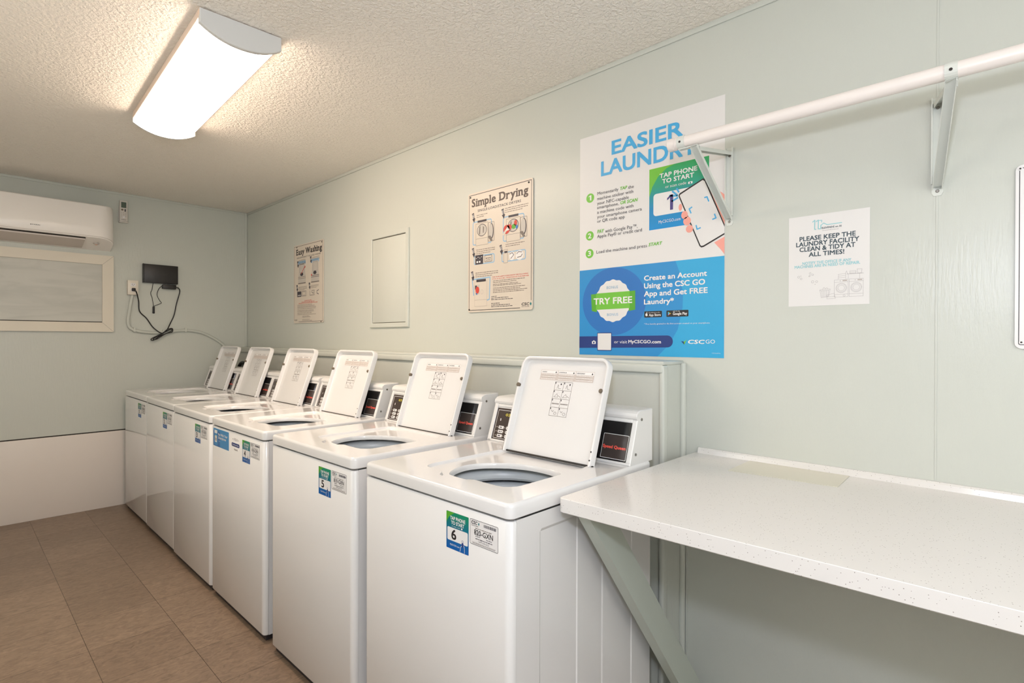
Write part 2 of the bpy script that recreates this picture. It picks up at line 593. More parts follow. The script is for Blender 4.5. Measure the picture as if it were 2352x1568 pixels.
# ------------------------------------------------------------------ room shell
def build_room():
    b = MB(); b.box(XL - 0.1, 0.1, YF - 0.1, YB + 0.1, -0.1, 0.0, 'floor'); struct(b.build('floor'))
    b = MB(); b.box(XL - 0.1, 0.1, YF - 0.1, YB + 0.1, HC, HC + 0.1, 'ceiling'); struct(b.build('ceiling'))
    b = MB(); b.box(0.0, 0.1, YF - 0.1, YB + 0.1, 0.0, HC, 'wall'); struct(b.build('wall_right'))
    b = MB(); b.box(XL, 0.0, YB, YB + 0.1, 0.0, HC, 'wall'); struct(b.build('wall_back'))
    b = MB(); b.box(XL - 0.1, XL, YF - 0.1, YB + 0.1, 0.0, HC, 'wall'); struct(b.build('wall_left'))
    b = MB(); b.box(XL, 0.0, YF - 0.1, YF, 0.0, HC, 'wall'); struct(b.build('wall_front'))
    # white lower board of the back wall with the dark joint above it
    b = MB(); b.box(XL, BOXX, YB - 0.008, YB, 0.0, 0.583, 'wall_white', 0.002)
    b.box(XL, BOXX, YB - 0.003, YB, 0.583, 0.591, 'gap'); struct(b.build('baseboard_back'))
    # boxed-out lower part of the right wall behind the machines
    b = MB(); b.box(BOXX + 0.002, 0.0, BOXY, YB, 0.0, BOXZ - 0.012, 'wall'); struct(b.build('wall_chase'))
    b = MB()
    b.box(BOXX - 0.006, 0.0, BOXY - 0.006, YB, BOXZ - 0.014, BOXZ, 'wall', 0.005)
    b.box(BOXX - 0.010, BOXX + 0.004, BOXY - 0.004, YB, BOXZ - 0.042, BOXZ - 0.012, 'wall', 0.006, 3)
    struct(b.build('trim_1'))
    b = MB(); b.box(BOXX - 0.006, BOXX + 0.03, BOXY - 0.008, BOXY + 0.012, 0.0, BOXZ - 0.014, 'wall', 0.007, 3); struct(b.build('trim_2'))
    b = MB()
    b.tube([(-0.006, BOXY - 0.006, 0.0), (-0.006, BOXY - 0.006, BOXZ - 0.01)], 0.012, 'wall', 10)
    struct(b.build('trim_3'))
    # bead in the back corner, thin strip under the ceiling, joint in the sheet panelling
    b = MB(); b.box(-0.022, 0.0, YB - 0.010, YB, BOXZ, HC, 'wall', 0.004); struct(b.build('trim_4'))
    b = MB(); b.box(XL, 0.0, YB - 0.008, YB, HC - 0.018, HC, 'wall', 0.003); struct(b.build('trim_5'))
    b = MB(); b.box(-0.006, 0.0, YF, YB, HC - 0.020, HC, 'wall', 0.002); struct(b.build('trim_6'))
    b = MB(); b.box(-0.0012, 0.0, 0.1825, 0.1875, 0.92, HC - 0.02, 'wall', 0.0004, 1); struct(b.build('trim_7'))
    b = MB(); b.box(-0.005, 0.0, BOXY - 0.024, BOXY - 0.02, 0.0, 0.86, 'wall'); struct(b.build('trim_8'))
    # boarded-up window in the back wall
    w = bpy.data.objects.new('window_1', None)
    w.location = (-1.6, YB, 1.352)
    COL.objects.link(w); struct(w)
    x0, x1, z0, z1, t, d = -2.25, -0.995, 1.352, 1.936, 0.071, 0.022
    b = MB()
    def mitre(o4, i4):
        f0 = YB - d
        b.add([(p[0], f0, p[1]) for p in o4 + i4] + [(p[0], YB, p[1]) for p in o4 + i4],
              [[0, 1, 5, 4], [1, 2, 6, 5], [2, 3, 7, 6], [3, 0, 4, 7]] + [[i, (i + 1) % 4, 8 + (i + 1) % 4, 8 + i] for i in range(4)]
              + [[4 + i, 4 + (i + 1) % 4, 12 + (i + 1) % 4, 12 + i] for i in range(4)], 'cream')
    mitre([(x0, z0), (x1, z0), (x1, z1), (x0, z1)], [(x0 + t, z0 + t), (x1 - t, z0 + t), (x1 - t, z1 - t), (x0 + t, z1 - t)])
    for (ax, az, bx, bz) in ((x1, z1, x1 - t, z1 - t), (x1, z0, x1 - t, z0 + t)):     # mitre joints
        n = Vector((-(bz - az), 0, bx - ax)).normalized() * 0.0006
        b.add([(ax - n.x, YB - d - 0.0003, az - n.z), (bx - n.x, YB - d - 0.0003, bz - n.z), (bx + n.x, YB - d - 0.0003, bz + n.z), (ax + n.x, YB - d - 0.0003, az + n.z)], [[0, 1, 2, 3]], 'grey')
    b.build('window_frame', w)
    b = MB()
    b.box(x0 + t, x1 - t, YB - 0.010, YB - 0.001, z0 + t + 0.006, z1 - t, 'board')
    b.box(x0 + t, x1 - t, YB - 0.006, YB - 0.001, z0 + t, z0 + t + 0.006, 'gap')
    b.build('window_board', w)

# ------------------------------------------------------------------ ceiling light
def build_light():
    L, W = 1.215, 0.252
    root = empty('ceiling_light', (-1.128, 2.656, HC), 'long white wraparound lamp glowing on the textured ceiling', 'ceiling light')
    root.rotation_euler = (0, 0, -0.04)
    O = Vector((0, 0, 0))
    b = MB(); b.box(-W / 2 - 0.012, W / 2 + 0.012, -L / 2 + 0.004, L / 2 - 0.004, -0.030, 0.0, 'lampbase', 0.003)
    b.build('lamp_base', root, O)
    def prof(w, side, deep, n=18):
        p = [(-w / 2, -0.004), (-w / 2, -side)]
        for k in range(1, n):
            a = -1 + 2 * k / n
            p.append((a * w / 2, -side - (deep - side) * (1 - abs(a) ** 2.2)))
        return p + [(w / 2, -side), (w / 2, -0.004)]
    b = MB()
    pf = [(x, min(z, -0.028)) for x, z in prof(W - 0.006, 0.050, 0.088)]
    b.loft([[(p[0], y, p[1]) for p in pf] for y in (-L / 2 + 0.012, L / 2 - 0.012)], 'diffuser', smooth=True)
    b.build('lamp_diffuser', root, O)
    for s in (-1, 1):
        b = MB()
        pf = prof(W + 0.024, 0.052, 0.094)
        ins = [(p[0] * 0.985, p[1] * 0.98) for p in pf]
        b.loft([[(p[0], s * (L / 2 - 0.018), p[1]) for p in pf], [(p[0], s * (L / 2 - 0.003), p[1]) for p in pf], [(p[0], s * L / 2, p[1]) for p in ins]], 'lampcap', smooth=False)
        b.build('end_cap', root, O)

# ------------------------------------------------------------------ washers
WW, WD = 0.655, 0.675
def washer_parts(root):
    Z = Vector((0, 0, 0))
    # cabinet body with pressed ribs on the sides
    b = MB()
    def side(depths):
        xs = [0.0240, 0.112, 0.119, 0.272, 0.276, 0.396, 0.402, 0.557, 0.561, WD]
        lo = [(x, 0.003 + d) for x, d in zip(xs, depths)]
        return lo + [(x, WW - y) for x, y in lo[::-1]]
    rib = side([0, 0, 0.004, 0.0045, 0.002, 0.0055, 0.0035, 0.0045, 0.002, 0.003])
    flat = side([0] * 10)
    b.loft([[(p[0], p[1], z) for p in pr] for pr, z in ((rib, 0.028), (rib, 0.812), (flat, 0.820), (flat, 0.863))], 'enamel', cap1=False, smooth=False)
    b.build('cabinet', root, Z)
    b = MB()
    pts = rrect(0.0, 0.0225, 0.0, WW, (0.020, 0.001, 0.001, 0.020), 7)
    pi = rrect(0.004, 0.0225, 0.003, WW - 0.003, (0.016, 0.001, 0.001, 0.016), 7)
    b.loft([[(p[0], p[1], z) for p in q] for q, z in ((pi, 0.030), (pts, 0.036), (pts, 0.857), (pi, 0.862))], 'enamel')
    b.build('front_panel', root, Z)
    # deck with dished lid recess and tub opening
    b = MB()
    def rr(i, z, r=0.022): return [(p[0], p[1], z) for p in rrect(-0.001 + i, WD - i, -0.001 + i, WW + 0.001 - i, max(r - i, 0.004), 6)]
    outer = [rr(0.004, 0.867), rr(0.0, 0.870), rr(0.0, 0.896), rr(0.0012, 0.901), rr(0.004, 0.9045), rr(0.009, 0.906)]
    b.loft(outer, 'enamel', cap0=False, cap1=False)
    yl = 1.37 - 0.897
    def recess(i, z):
        # dished lid recess with a finger notch in its front edge
        x0, x1, y0, y1, r, e = 0.099 + i, 0.472 - i * 0.5, 0.099 + i, 0.484 - i, 0.05, 0.036
        q = [(x0, y0 + r), (x0 + 0.004, y0 + r * 0.55), (x0 + 0.016, y0 + 0.014), (x0 + r * 0.65, y0 + 0.003), (x0 + r, y0)]
        q += [(x0 + r + (x1 - x0 - 2 * r) * t, y0) for t in (0.25, 0.5, 0.75, 1.0)]
        q += [(x1 - 0.018, y0 + 0.006), (x1 - 0.006, y0 + 0.018), (x1, y0 + r), (x1, (y0 + y1) / 2), (x1, y1 - r), (x1 - 0.006, y1 - 0.018), (x1 - 0.018, y1 - 0.006), (x1 - r, y1)]
        q += [(x1 - r - (x1 - x0 - 2 * r) * t, y1) for t in (0.25, 0.5, 0.75, 1.0)]
        q += [(x0 + r * 0.4, y1 - 0.008), (x0 + 0.008, y1 - r * 0.4), (x0, y1 - r), (x0, 0.385), (x0 - e * 0.25, 0.372), (x0 - e * 0.8, 0.358), (x0 - e, 0.335), (x0 - e, 0.290), (x0 - e * 0.8, 0.266), (x0 - e * 0.25, 0.252), (x0, 0.238), (x0, 0.19)]
        return [(a, c, z) for a, c in q]
    R = [recess(0, 0.906), recess(0.0015, 0.9045), recess(0.0035, 0.8995), recess(0.0055, 0.8972)]
    opening = [(.112, .363), (.124, .377), (.143, .391), (.168, .404), (.195, .413), (.217, .416), (.238, .415), (.262, .407), (.283, .396), (.302, .381), (.318, .365), (.334, .345), (.346, .326), (.357, .302), (.365, .279), (.371, .250),
               (.373, .224), (.371, .186), (.364, .150), (.352, .126), (.31, .112), (.25, .109), (.19, .1085), (.157, .1085), (.140, .1115), (.124, .1225), (.1125, .136), (.1085, .158), (.1075, .210), (.1075, .260), (.1065, .310), (.108, .345)]
    op = smooth_path([(p[0], p[1], 0) for p in opening + opening[:1]], 3)[:-1]
    cx, cy = 0.24, 0.265
    def opl(k, z): return [(cx + (p[0] - cx) * k, cy + (p[1] - cy) * k, z) for p in op]
    b.loft(R, 'enamel', False, False)
    b.holed(outer[-1], [R[0]], 'enamel')
    b.holed(R[-1], [opl(1.0, 0.8972)], 'enamel')
    b.loft([opl(1.0, 0.8972), opl(0.990, 0.8955), opl(0.980, 0.8915), opl(0.975, 0.886), opl(0.976, 0.880)], 'enamel', False, False)
    b.build('deck', root, Z)
    # splash ring and tub below the opening
    tc = (0.24, 0.262, 0)
    b = MB()
    b.lathe([(0.215, 0.856), (0.215, 0.8645), (0.184, 0.8645), (0.172, 0.860), (0.166, 0.851), (0.166, 0.837), (0.173, 0.829), (0.215, 0.827)], tc, 'tubplastic', ring=True)
    b.build('splash_ring', root, Z)
    b = MB()
    b.lathe([(0.214, 0.76), (0.214, 0.815), (0.186, 0.816), (0.178, 0.811), (0.176, 0.801), (0.182, 0.791), (0.192, 0.780), (0.197, 0.740), (0.197, 0.60), (0.002, 0.58), (0.002, 0.56), (0.20, 0.56), (0.214, 0.60)], tc, 'tubplastic', ring=True)
    b.build('wash_tub', root, Z)
    b = MB()
    sec = []
    for k in range(7):
        a = math.radians(118 + 5 * k)
        hgt = 0.866 - 0.012 * (k / 6) ** 2
        sec.append([(tc[0] + r * math.cos(a), tc[1] + r * math.sin(a), z) for r, z in ((0.172, 0.834), (0.157, 0.834), (0.157, hgt - 0.002), (0.160, hgt), (0.172, hgt))])
    b.loft(sec, 'tubplastic', smooth=False)
    b.build('dispenser_spout', root, Z)
    # lid, standing open against the control hood
    th = math.atan2(0.115, 0.34)
    lw, ll = 0.385, 0.357
    sh = Sheet((0.447, yl, 0.906), (0, -1, 0), (math.sin(th), 0, math.cos(th)), (-math.cos(th), 0, math.sin(th)))
    b = MB()
    def lp(i, n, ib=None):
        ib = i if ib is None else ib
        return [sh.P(p[0], p[1], 0, n) for p in rrect(i, lw - i, ib, ll - i, (max(0.010 - i, .002), max(0.010 - i, .002), max(0.036 - i, .004), max(0.036 - i, .004)), 7)]
    b.loft([lp(0.003, -0.028), lp(0.0, -0.025), lp(0.0, -0.004, 0.0), lp(0.0015, -0.001, 0.0), lp(0.004, 0.0, -0.0002), lp(0.008, 0.0, -0.0004), lp(0.0105, -0.0015, -0.0006), lp(0.013, -0.016, -0.0008), lp(0.018, -0.0195, -0.001)], 'enamel')
    lid = b.build('lid', root, Z)
    # instruction label printed on the inside of the lid
    s2 = Sheet(sh.P(0, 0, 0, -0.0192), sh.U, sh.V, sh.N)
    s2.rect(0.088, 0.322, 0.274, 0.311, 'labelgrey', 1)
    for k in range(3):
        u0 = 0.091 + k * 0.078
        s2.rect(u0 - 0.001, u0 + 0.074, 0.2985, 0.3095, 'white', 2)
        s2.text('WARNING' if k == 0 else ('ADVERTENCIA' if k == 1 else 'AVERTISSEMENT'), u0 + 0.002, 0.3015, 0.034 if k else 0.022, 0.0045, 'k', 3, 0.02)
        s2.poly([(u0 + 0.063, 0.301), (u0 + 0.070, 0.301), (u0 + 0.0665, 0.308)], 'black', 3)
        for j in range(5):
            s2.greek(u0 + 0.002, 0.2945 - j * 0.0042, 0.068 - (j % 2) * 0.012, 0.0024, 'ltgrey' if j % 2 else 'white', 3)
    g0, g1, h0, h1 = 0.163, 0.240, 0.148, 0.270
    s2.frame(g0, g1, h0, h1, 0.0011, 'grey', 1)
    s2.rect((g0 + g1) / 2 - 0.0005, (g0 + g1) / 2 + 0.0005, h0, h1, 'grey', 1)
    for j in range(1, 4):
        s2.rect(g0, g1, h0 + (h1 - h0) * j / 4 - 0.0005, h0 + (h1 - h0) * j / 4 + 0.0005, 'grey', 1)
    for j in range(4):
        for i in range(2):
            x, y = g0 + i * 0.0385, h0 + j * 0.0305
            s2.rect(x + 0.002, x + 0.005, y + 0.023, y + 0.029, 'k', 2)
            if j == 3:
                s2.line([(x + 0.012, y + 0.006), (x + 0.016, y + 0.020), (x + 0.020, y + 0.006), (x + 0.030, y + 0.006)], 0.001, 'grey', 2)
                s2.disc(x + 0.028, y + 0.022, 0.0028, 0.0034, 'k', 2, 10)
            elif j == 2:
                s2.line([(x + 0.006, y + 0.006), (x + 0.018, y + 0.018), (x + 0.024, y + 0.006), (x + 0.006, y + 0.006)], 0.0009, 'grey', 2)
                s2.line([(x + 0.024, y + 0.012), (x + 0.034, y + 0.006)], 0.0012, 'grey', 2)
            elif j == 1:
                for q in range(6): s2.rect(x + 0.004 + q * 0.0053, x + 0.0075 + q * 0.0053, y + 0.011, y + 0.015, 'grey', 2)
            else:
                s2.line([(x + 0.008, y + 0.020), (x + 0.014, y + 0.014), (x + 0.018, y + 0.019)], 0.0011, 'grey', 2)
                s2.oring(x + 0.026, y + 0.010, 0.006, 0.005, 0.001, 'grey', 2, 14)
    s2.build('instruction_label', lid, Z, False)
    for u in (0.007, 0.3715):
        b = MB()
        c = sh.P(u, 0.245, 0, 0.0005 if u > 0.1 else 0.001)
        ax = sh.N
        l0, l1, l2 = [], [], []
        for k in range(16):
            a = 2 * PI * k / 16
            d = sh.U * math.cos(a) + sh.V * math.sin(a)
            l0.append(c - ax * 0.008 + d * 0.0075); l1.append(c + ax * 0.001 + d * 0.0075); l2.append(c + ax * 0.004 + d * 0.0045)
        b.loft([l0, l1, l2], 'bumper')
        b.build('lid_bumper', lid, Z)
    b = MB()
    for (v0, v1, t) in ((0.004, 0.040, 0.0045), (0.044, 0.092, 0.003)):
        b.loft([[sh.P(u, v, 0, n) for u, n in ((0.0005, -0.022), (-t, -0.022), (-t, -0.006), (0.0005, -0.006))] for v in (v0, v1)], 'steel', smooth=False)
    b.build('hinge_plate', lid, Z)
    for vv in (0.048, 0.021):
        b = MB()
        c = sh.P(lw - 0.0062, vv, 0, 0.0)
        l0, l1 = [], []
        for k in range(10):
            a = 2 * PI * k / 10
            d = sh.U * math.cos(a) + sh.V * math.sin(a)
            l0.append(c - sh.N * 0.001 + d * 0.003); l1.append(c + sh.N * 0.0008 + d * 0.0025)
        b.loft([l0, l1], 'hole')
        b.build('lid_screw', lid, Z)
    b = MB()
    b.tube([sh.P(-0.004, 0.004, 0, -0.012), sh.P(lw + 0.004, 0.004, 0, -0.012)], 0.0035, 'hole', 8)
    b.build('hinge_rod', lid, Z)
    # control hood
    a = math.atan2(0.048, 0.144)
    hs = Sheet((0.550, WW, 0.906), (0, -1, 0), (math.sin(a), 0, math.cos(a)), (-math.cos(a), 0, math.sin(a)))
    b = MB()
    pr = [(0.548, 0.9055), (0.551, 0.910), (0.5958, 1.044), (0.590, 1.051), (0.5885, 1.058), (0.5915, 1.0665), (0.600, 1.0725), (0.612, 1.0755), (0.688, 1.0765), (0.688, 0.9055)]
    pin = [(0.003 + p[0] * 0.9955 if p[0] < 0.6 else p[0] - 0.002 * (p[0] > 0.65), p[1] - 0.0025 * (p[1] > 1.0)) for p in pr]
    b.loft([[(p[0], y, p[1]) for p in q] for q, y in ((pin, 0.006), (pr, 0.009), (pr, 0.651), (pin, 0.654))], 'enamel_hood', smooth=False)
    def bar(u0, u1, v0, v1, t=0.005):
        o = rrect(u0, u1, v0, v1, 0.001, 2); i = rrect(u0 + 0.0025, u1 - 0.0025, v0 + 0.0025, v1 - 0.0025, 0.001, 2)
        b.loft([[hs.P(p[0], p[1], 0, -0.004) for p in o], [hs.P(p[0], p[1], 0, t - 0.002) for p in o], [hs.P(p[0], p[1], 0, t) for p in i]], 'enamel_hood', smooth=False)
    bar(0.004, 0.650, -0.0005, 0.0075)
    bar(0.632, 0.650, 0.006, 0.146)
    bar(0.001, 0.020, -0.0005, 0.150)
    bar(0.310, 0.335, 0.006, 0.146)
    bar(0.020, 0.632, 0.136, 0.147, 0.004)
    hood = b.build('control_hood', root, Z)
    # right half: smoked panel
    p = Sheet(hs.P(0, 0, 0, 0.0006), hs.U, hs.V, hs.N)
    p.slab(0.334, 0.633, 0.007, 0.137, 0.003, 'blackgloss')
    p.rect(0.532, 0.628, 0.013, 0.0935, 'white', 1, 0.002)
    p.rect(0.5335, 0.6265, 0.0145, 0.092, 'inner', 2, 0.002)
    p.text('Speed Queen', 0.536, 0.046, 0.086, 0.0105, 'redglow', 3, 0.045)
    p.build('coin_panel', hood, Z, False)
    # left half: keypad
    p = Sheet(hs.P(0, 0, 0, 0.0006), hs.U, hs.V, hs.N)
    p.slab(0.020, 0.311, 0.006, 0.132, 0.003, 'darkbrown')
    p.frame(0.026, 0.305, 0.012, 0.1245, 0.0016, 'white', 1, 0.002)
    p.rect(0.066, 0.110, 0.100, 0.114, 'black', 1)
    p.text('03', 0.069, 0.1015, 0.026, 0.011, 'yellow', 2, 0.03)
    p.text('$', 0.045, 0.082, 0.006, 0.009, 'white', 2, 0.02)
    for j in range(3):
        for i in range(3):
            u0, v0 = 0.046 + i * 0.041, 0.0505 - j * 0.0165
            p.rect(u0, u0 + 0.027, v0, v0 + 0.0115, 'white', 1, 0.001)
            p.greek(u0 + 0.004, v0 + 0.004, 0.018, 0.0048, 'k', 2)
            p.rect(u0 - 0.012, u0 - 0.008, v0 + 0.004, v0 + 0.0075, 'ltgrey', 1)
            p.rect(u0 - 0.005, u0 - 0.003, v0 + 0.004, v0 + 0.0075, 'ltgrey', 1)
    p.build('keypad', hood, Z, False)
    for (u, v) in ((0.645, 0.148), (0.640, 0.034)):
        b = MB()
        c = Vector((hs.P(0, v).x + 0.020, 0.0045, hs.P(0, v).z))
        b.lathe([(0.0045, 0.0), (0.0045, 0.002), (0.003, 0.003)], (c.x, 0.0035, c.z), 'steel', 12, 'y')
        b.build('hood_screw', hood, Z)
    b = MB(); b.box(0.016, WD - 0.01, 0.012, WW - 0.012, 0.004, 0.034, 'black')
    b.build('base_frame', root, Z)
    # levelling feet
    for fx in (0.05, WD - 0.05):
        for fy in (0.06, WW - 0.06):
            b = MB()
            b.lathe([(0.022, 0.0), (0.022, 0.010), (0.010, 0.014), (0.010, 0.032)], (fx, fy, 0), 'cable', 14)
            b.build('foot', root, Z)

def number_sticker(root, num):
    s = Sheet((-0.0002, WW, 0), (0, -1, 0), (0, 0, 1), (-1, 0, 0))
    u0, u1, v0, v1 = 0.416, 0.506, 0.743, 0.842
    s.slab(u0 - 0.001, u1 + 0.001, v0 - 0.001, v1 + 0.001, 0.0002, 'white', 0.002)
    s.rect(u0, u1, v0, v1, 'stickgrad', 1, 0.002)
    s.poly([(u0, v1 - 0.001), (u0 + 0.034, v1 - 0.0005), (u0 + 0.012, v1 - 0.013), (u0, v1 - 0.030)], 'g2', 2)
    s.text('TAP PHONE', u0 + 0.016, v0 + 0.0785, 0.061, 0.0098, 'w', 3, 0.035)
    s.text('TO START', u0 + 0.020, v0 + 0.0665, 0.053, 0.0095, 'w', 3, 0.035)
    s.text('or scan code', u0 + 0.022, v0 + 0.0605, 0.034, 0.0038, 'w', 3)
    s.rect(u0 + 0.060, u0 + 0.066, v0 + 0.060, v0 + 0.0645, 'w', 3)
    s.rect(u0 + 0.004, u1 - 0.003, v0 + 0.0225, v0 + 0.0575, 'w', 2, 0.004)
    s.text(num, u0 + 0.021, v0 + 0.027, 0.020, 0.0265, 'black', 3, 0.03)
    s.text('MyCSCGO.com', u0 + 0.016, v0 + 0.0100, 0.038, 0.0045, 'w', 3, 0.02)
    h = u0 + 0.056       # outline of a hand holding a phone
    s.line([(h, v0 + 0.002), (h + 0.003, v0 + 0.014), (h + 0.008, v0 + 0.020), (h + 0.016, v0 + 0.019), (h + 0.018, v0 + 0.012), (h + 0.018, v0 + 0.002)], 0.0014, 'w', 3)
    s.rect(h + 0.007, h + 0.014, v0 + 0.016, v0 + 0.027, 'navy', 4, 0.001)
    s.oring(h + 0.0105, v0 + 0.0305, 0.004, 0.003, 0.0009, 'navy', 4, 12)
    s.build('number_sticker', root, Vector((0, 0, 0)), False)

def code_label(root, code):
    s = Sheet((-0.0002, WW, 0), (0, -1, 0), (0, 0, 1), (-1, 0, 0))
    u0, u1, v0, v1 = 0.511, 0.614, 0.778, 0.8425
    s.slab(u0 - 0.001, u1 + 0.001, v0 - 0.001, v1 + 0.001, 0.0002, 'white', 0.003)
    s.frame(u0, u1, v0, v1, 0.0011, 'k', 1, 0.004)
    s.text('CSC', u0 + 0.0045, v1 - 0.0125, 0.023, 0.0088, 'black', 2, 0.03, True)
    s.poly([(u0 + 0.031, v1 - 0.009), (u0 + 0.034, v1 - 0.0035), (u0 + 0.036, v1 - 0.009), (u0 + 0.0335, v1 - 0.013)], 'teal', 2)
    s.greek(u0 + 0.006, v1 - 0.0165, 0.028, 0.0022, 'greek', 2)
    x = u0 + 0.052
    while x < u1 - 0.006:
        w = R.choice((0.0007, 0.0012, 0.0018))
        s.rect(x, x + w, v1 - 0.0125, v1 - 0.005, 'k', 2)
        x += w + R.choice((0.0008, 0.0013))
    s.greek(u0 + 0.020, v0 + 0.0425, 0.062, 0.0022, 'greek', 2)
    s.text(code, u0 + 0.016, v0 + 0.0265, 0.069, 0.0135, 'black', 2, 0.018)
    s.greek(u0 + 0.021, v0 + 0.0225, 0.019, 0.0022, 'k', 2)
    s.greek(u0 + 0.060, v0 + 0.0215, 0.024, 0.0022, 'k', 2)
    s.greek(u0 + 0.021, v0 + 0.0160, 0.062, 0.0026, 'k', 2)
    s.text('1-877-264-6622', u0 + 0.032, v0 + 0.0095, 0.039, 0.0042, 'k', 2)
    s.greek(u0 + 0.010, v0 + 0.0055, 0.084, 0.0014, 'greek', 2)
    s.greek(u0 + 0.010, v0 + 0.0033, 0.084, 0.0014, 'greek', 2)
    s.build('code_label', root, Vector((0, 0, 0)), False)

def pay_sticker(root):
    s = Sheet((-0.0002, WW, 0), (0, -1, 0), (0, 0, 1), (-1, 0, 0))
    u0, u1, v0, v1 = 0.028, 0.245, 0.765, 0.8535
    s.slab(u0, u1, v0, v1, 0.0002, 'bluesticker', 0.002)
    s.rect(u0, u0 + 0.095, v0, v1 - 0.012, 'bluesticker2', 1)
    s.rect(u0 + 0.014, u0 + 0.062, v0 + 0.004, v1 - 0.016, 'bluesticker', 2)
    s.rect(u0 + 0.018, u0 + 0.058, v0 + 0.064, v0 + 0.080, 'w', 3, 0.003)
    s.rect(u0 + 0.023, u0 + 0.053, v0 + 0.020, v0 + 0.053, 'w', 3, 0.003)
    s.rect(u0 + 0.026, u0 + 0.050, v0 + 0.047, v0 + 0.050, 'yellow', 4)
    s.rect(u0 + 0.026, u0 + 0.050, v0 + 0.026, v0 + 0.042, 'ltgrey', 4)
    s.text('Pay With Your', u0 + 0.072, v0 + 0.057, 0.128, 0.0125, 'w', 3, 0.035)
    s.text('Smartphone', u0 + 0.072, v0 + 0.041, 0.108, 0.0125, 'w', 3, 0.035)
    s.greek(u0 + 0.075, v0 + 0.028, 0.03, 0.005, 'pale', 3)
    s.build('pay_sticker', root, Vector((0, 0, 0)), False)
    s = Sheet((-0.0002, WW, 0), (0, -1, 0), (0, 0, 1), (-1, 0, 0))
    u0 = 0.282
    for k, sh in enumerate((0.003, 0.0055, 0.007, 0.0055, 0.003)):
        s.rect(u0 + 0.012 + k * 0.018, u0 + 0.016 + k * 0.018, 0.830 - sh, 0.830 + sh, 'k' if k % 2 else 'grey', 1)
    s.rect(u0, u0 + 0.099, 0.7965, 0.8135, 'navy', 1, 0.007)
    s.text('Download App', u0 + 0.012, 0.802, 0.076, 0.006, 'w', 2, 0.02)
    s.text('VISA MC', u0 + 0.030, 0.780, 0.048, 0.0075, 'grey', 2, 0.02)
    s.build('payment_sticker', root, Vector((0, 0, 0)), False)

WASHERS = [  # number, right edge y, front x, how far back the lid stands, code, label
    ('6', 0.897, -0.955, 0, '820-GXN', 'white top-loading washer with sticker number 6, nearest, beside the speckled countertop'),
    ('5', 1.6235, -0.955, 0.038, '819-GXN', 'white top-loading washer with sticker number 5 and label 819-GXN, second in the row'),
    ('4', 2.357, -0.955, 0.038, '818-GXN', 'white top-loading washer with a blue payment sticker and sticker number 4'),
    ('3', 3.036, -0.955, 0.052, '817-GXN', 'white top-loading washer with sticker number 3, between the blue-stickered washer and washer 2'),
    ('2', 3.702, -0.947, 0.052, '816-GXN', 'white top-loading washer with sticker number 2, second from the back wall'),
    ('1', 4.364, -0.942, 0.066, '815-GXN', 'white top-loading washer standing against the back wall, farthest in the row'),
]
def build_washers():
    proto = None
    for (num, y, x, lid_back, code, lab) in WASHERS:
        if proto is None:
            root = empty('washing_machine', (x, y, 0), lab, 'washing machine', 'washing machines in a row along the wall')
            washer_parts(root)
            proto = root
            shared = list(root.children)
        else:
            root = proto.copy()
            COL.objects.link(root)
            root.location = (x, y, 0)
            root['label'] = lab
            for ch in shared:
                c = ch.copy(); COL.objects.link(c); c.parent = root
                if ch.name == 'lid':
                    c.location.x = lid_back
                for g in ch.children:
                    d = g.copy(); COL.objects.link(d); d.parent = c
        number_sticker(root, num)
        code_label(root, code)
        if num == '4':
            pay_sticker(root)

# ------------------------------------------------------------------ counter, brace, sheet
def build_counter():
    root = empty('countertop', (-0.4, 0.3, 0.857), 'white speckled folding countertop on the wall beside washer 6', 'countertop')
    zt, zb, yl, yr = 0.897, 0.860, 0.874, -1.5
    b = MB()
    def outl(i):
        xf0, xf1 = -0.800 + i, -0.770 + i
        k = (xf1 - xf0) / (yl - 0.0)
        xr = xf0 + k * (yl - yr)
        c = []
        cx, cy, r = xf0 + 0.012, yl - i - 0.012, 0.012
        for q in range(5):
            a = 0.5 * PI + 0.5 * PI * q / 4
            c.append((cx + r * math.cos(a), cy + r * math.sin(a)))
        return [(0.0, yl - i)] + c + [(xr, yr), (0.0, yr)]
    b.loft([[(p[0], p[1], z) for p in outl(i)] for i, z in ((0.002, zb), (0.0, zb + 0.002), (0.0, zt - 0.0012), (0.0012, zt))], 'counter', smooth=False)
    b.build('counter_slab', root)
    b = MB()
    b.prism([(0.0, zt - 0.002), (0.0, zt + 0.019), (-0.010, zt + 0.019), (-0.014, zt + 0.014), (-0.018, zt)], 'y', yr, 0.862, 'counter')
    b.build('backsplash_lip', root)
    # diagonal brace
    b = MB()
    def onx(z, p, q): return p[0] + (z - p[1]) * (q[0] - p[0]) / (q[1] - p[1])
    m0, m1 = (-0.764, 0.847), (-0.375, 0.337)
    r0, r1 = (-0.626, 0.793), (-0.124, 0.144)
    poly = [(onx(0.859, m0, m1), 0.859), (onx(0.0, m0, m1), 0.0), (min(onx(0.0, r0, r1), -0.001), 0.0), (onx(0.859, r0, r1), 0.859)]
    b.prism(poly, 'y', 0.800, 0.838, 'brace')
    o = b.build('counter_brace', None, Vector((-0.06, 0.82, 0.0)))
    tag(o, 'grey-green painted diagonal wooden brace under the countertop end', 'brace')
    # letter-size sheet lying at the wall
    s = MB()
    c = [(-0.206, 0.676), (-0.184, 0.380), (-0.020, 0.386), (-0.020, 0.678)]
    s.loft([[(p[0], p[1], z) for p in c] for z in (zt + 0.0003, zt + 0.0012)], 'sheet', smooth=False)
    o = s.build('paper_sheet', None, Vector((-0.1, 0.53, zt + 0.0003)))
    tag(o, 'blank cream sheet lying on the countertop against the wall', 'sheet of paper')

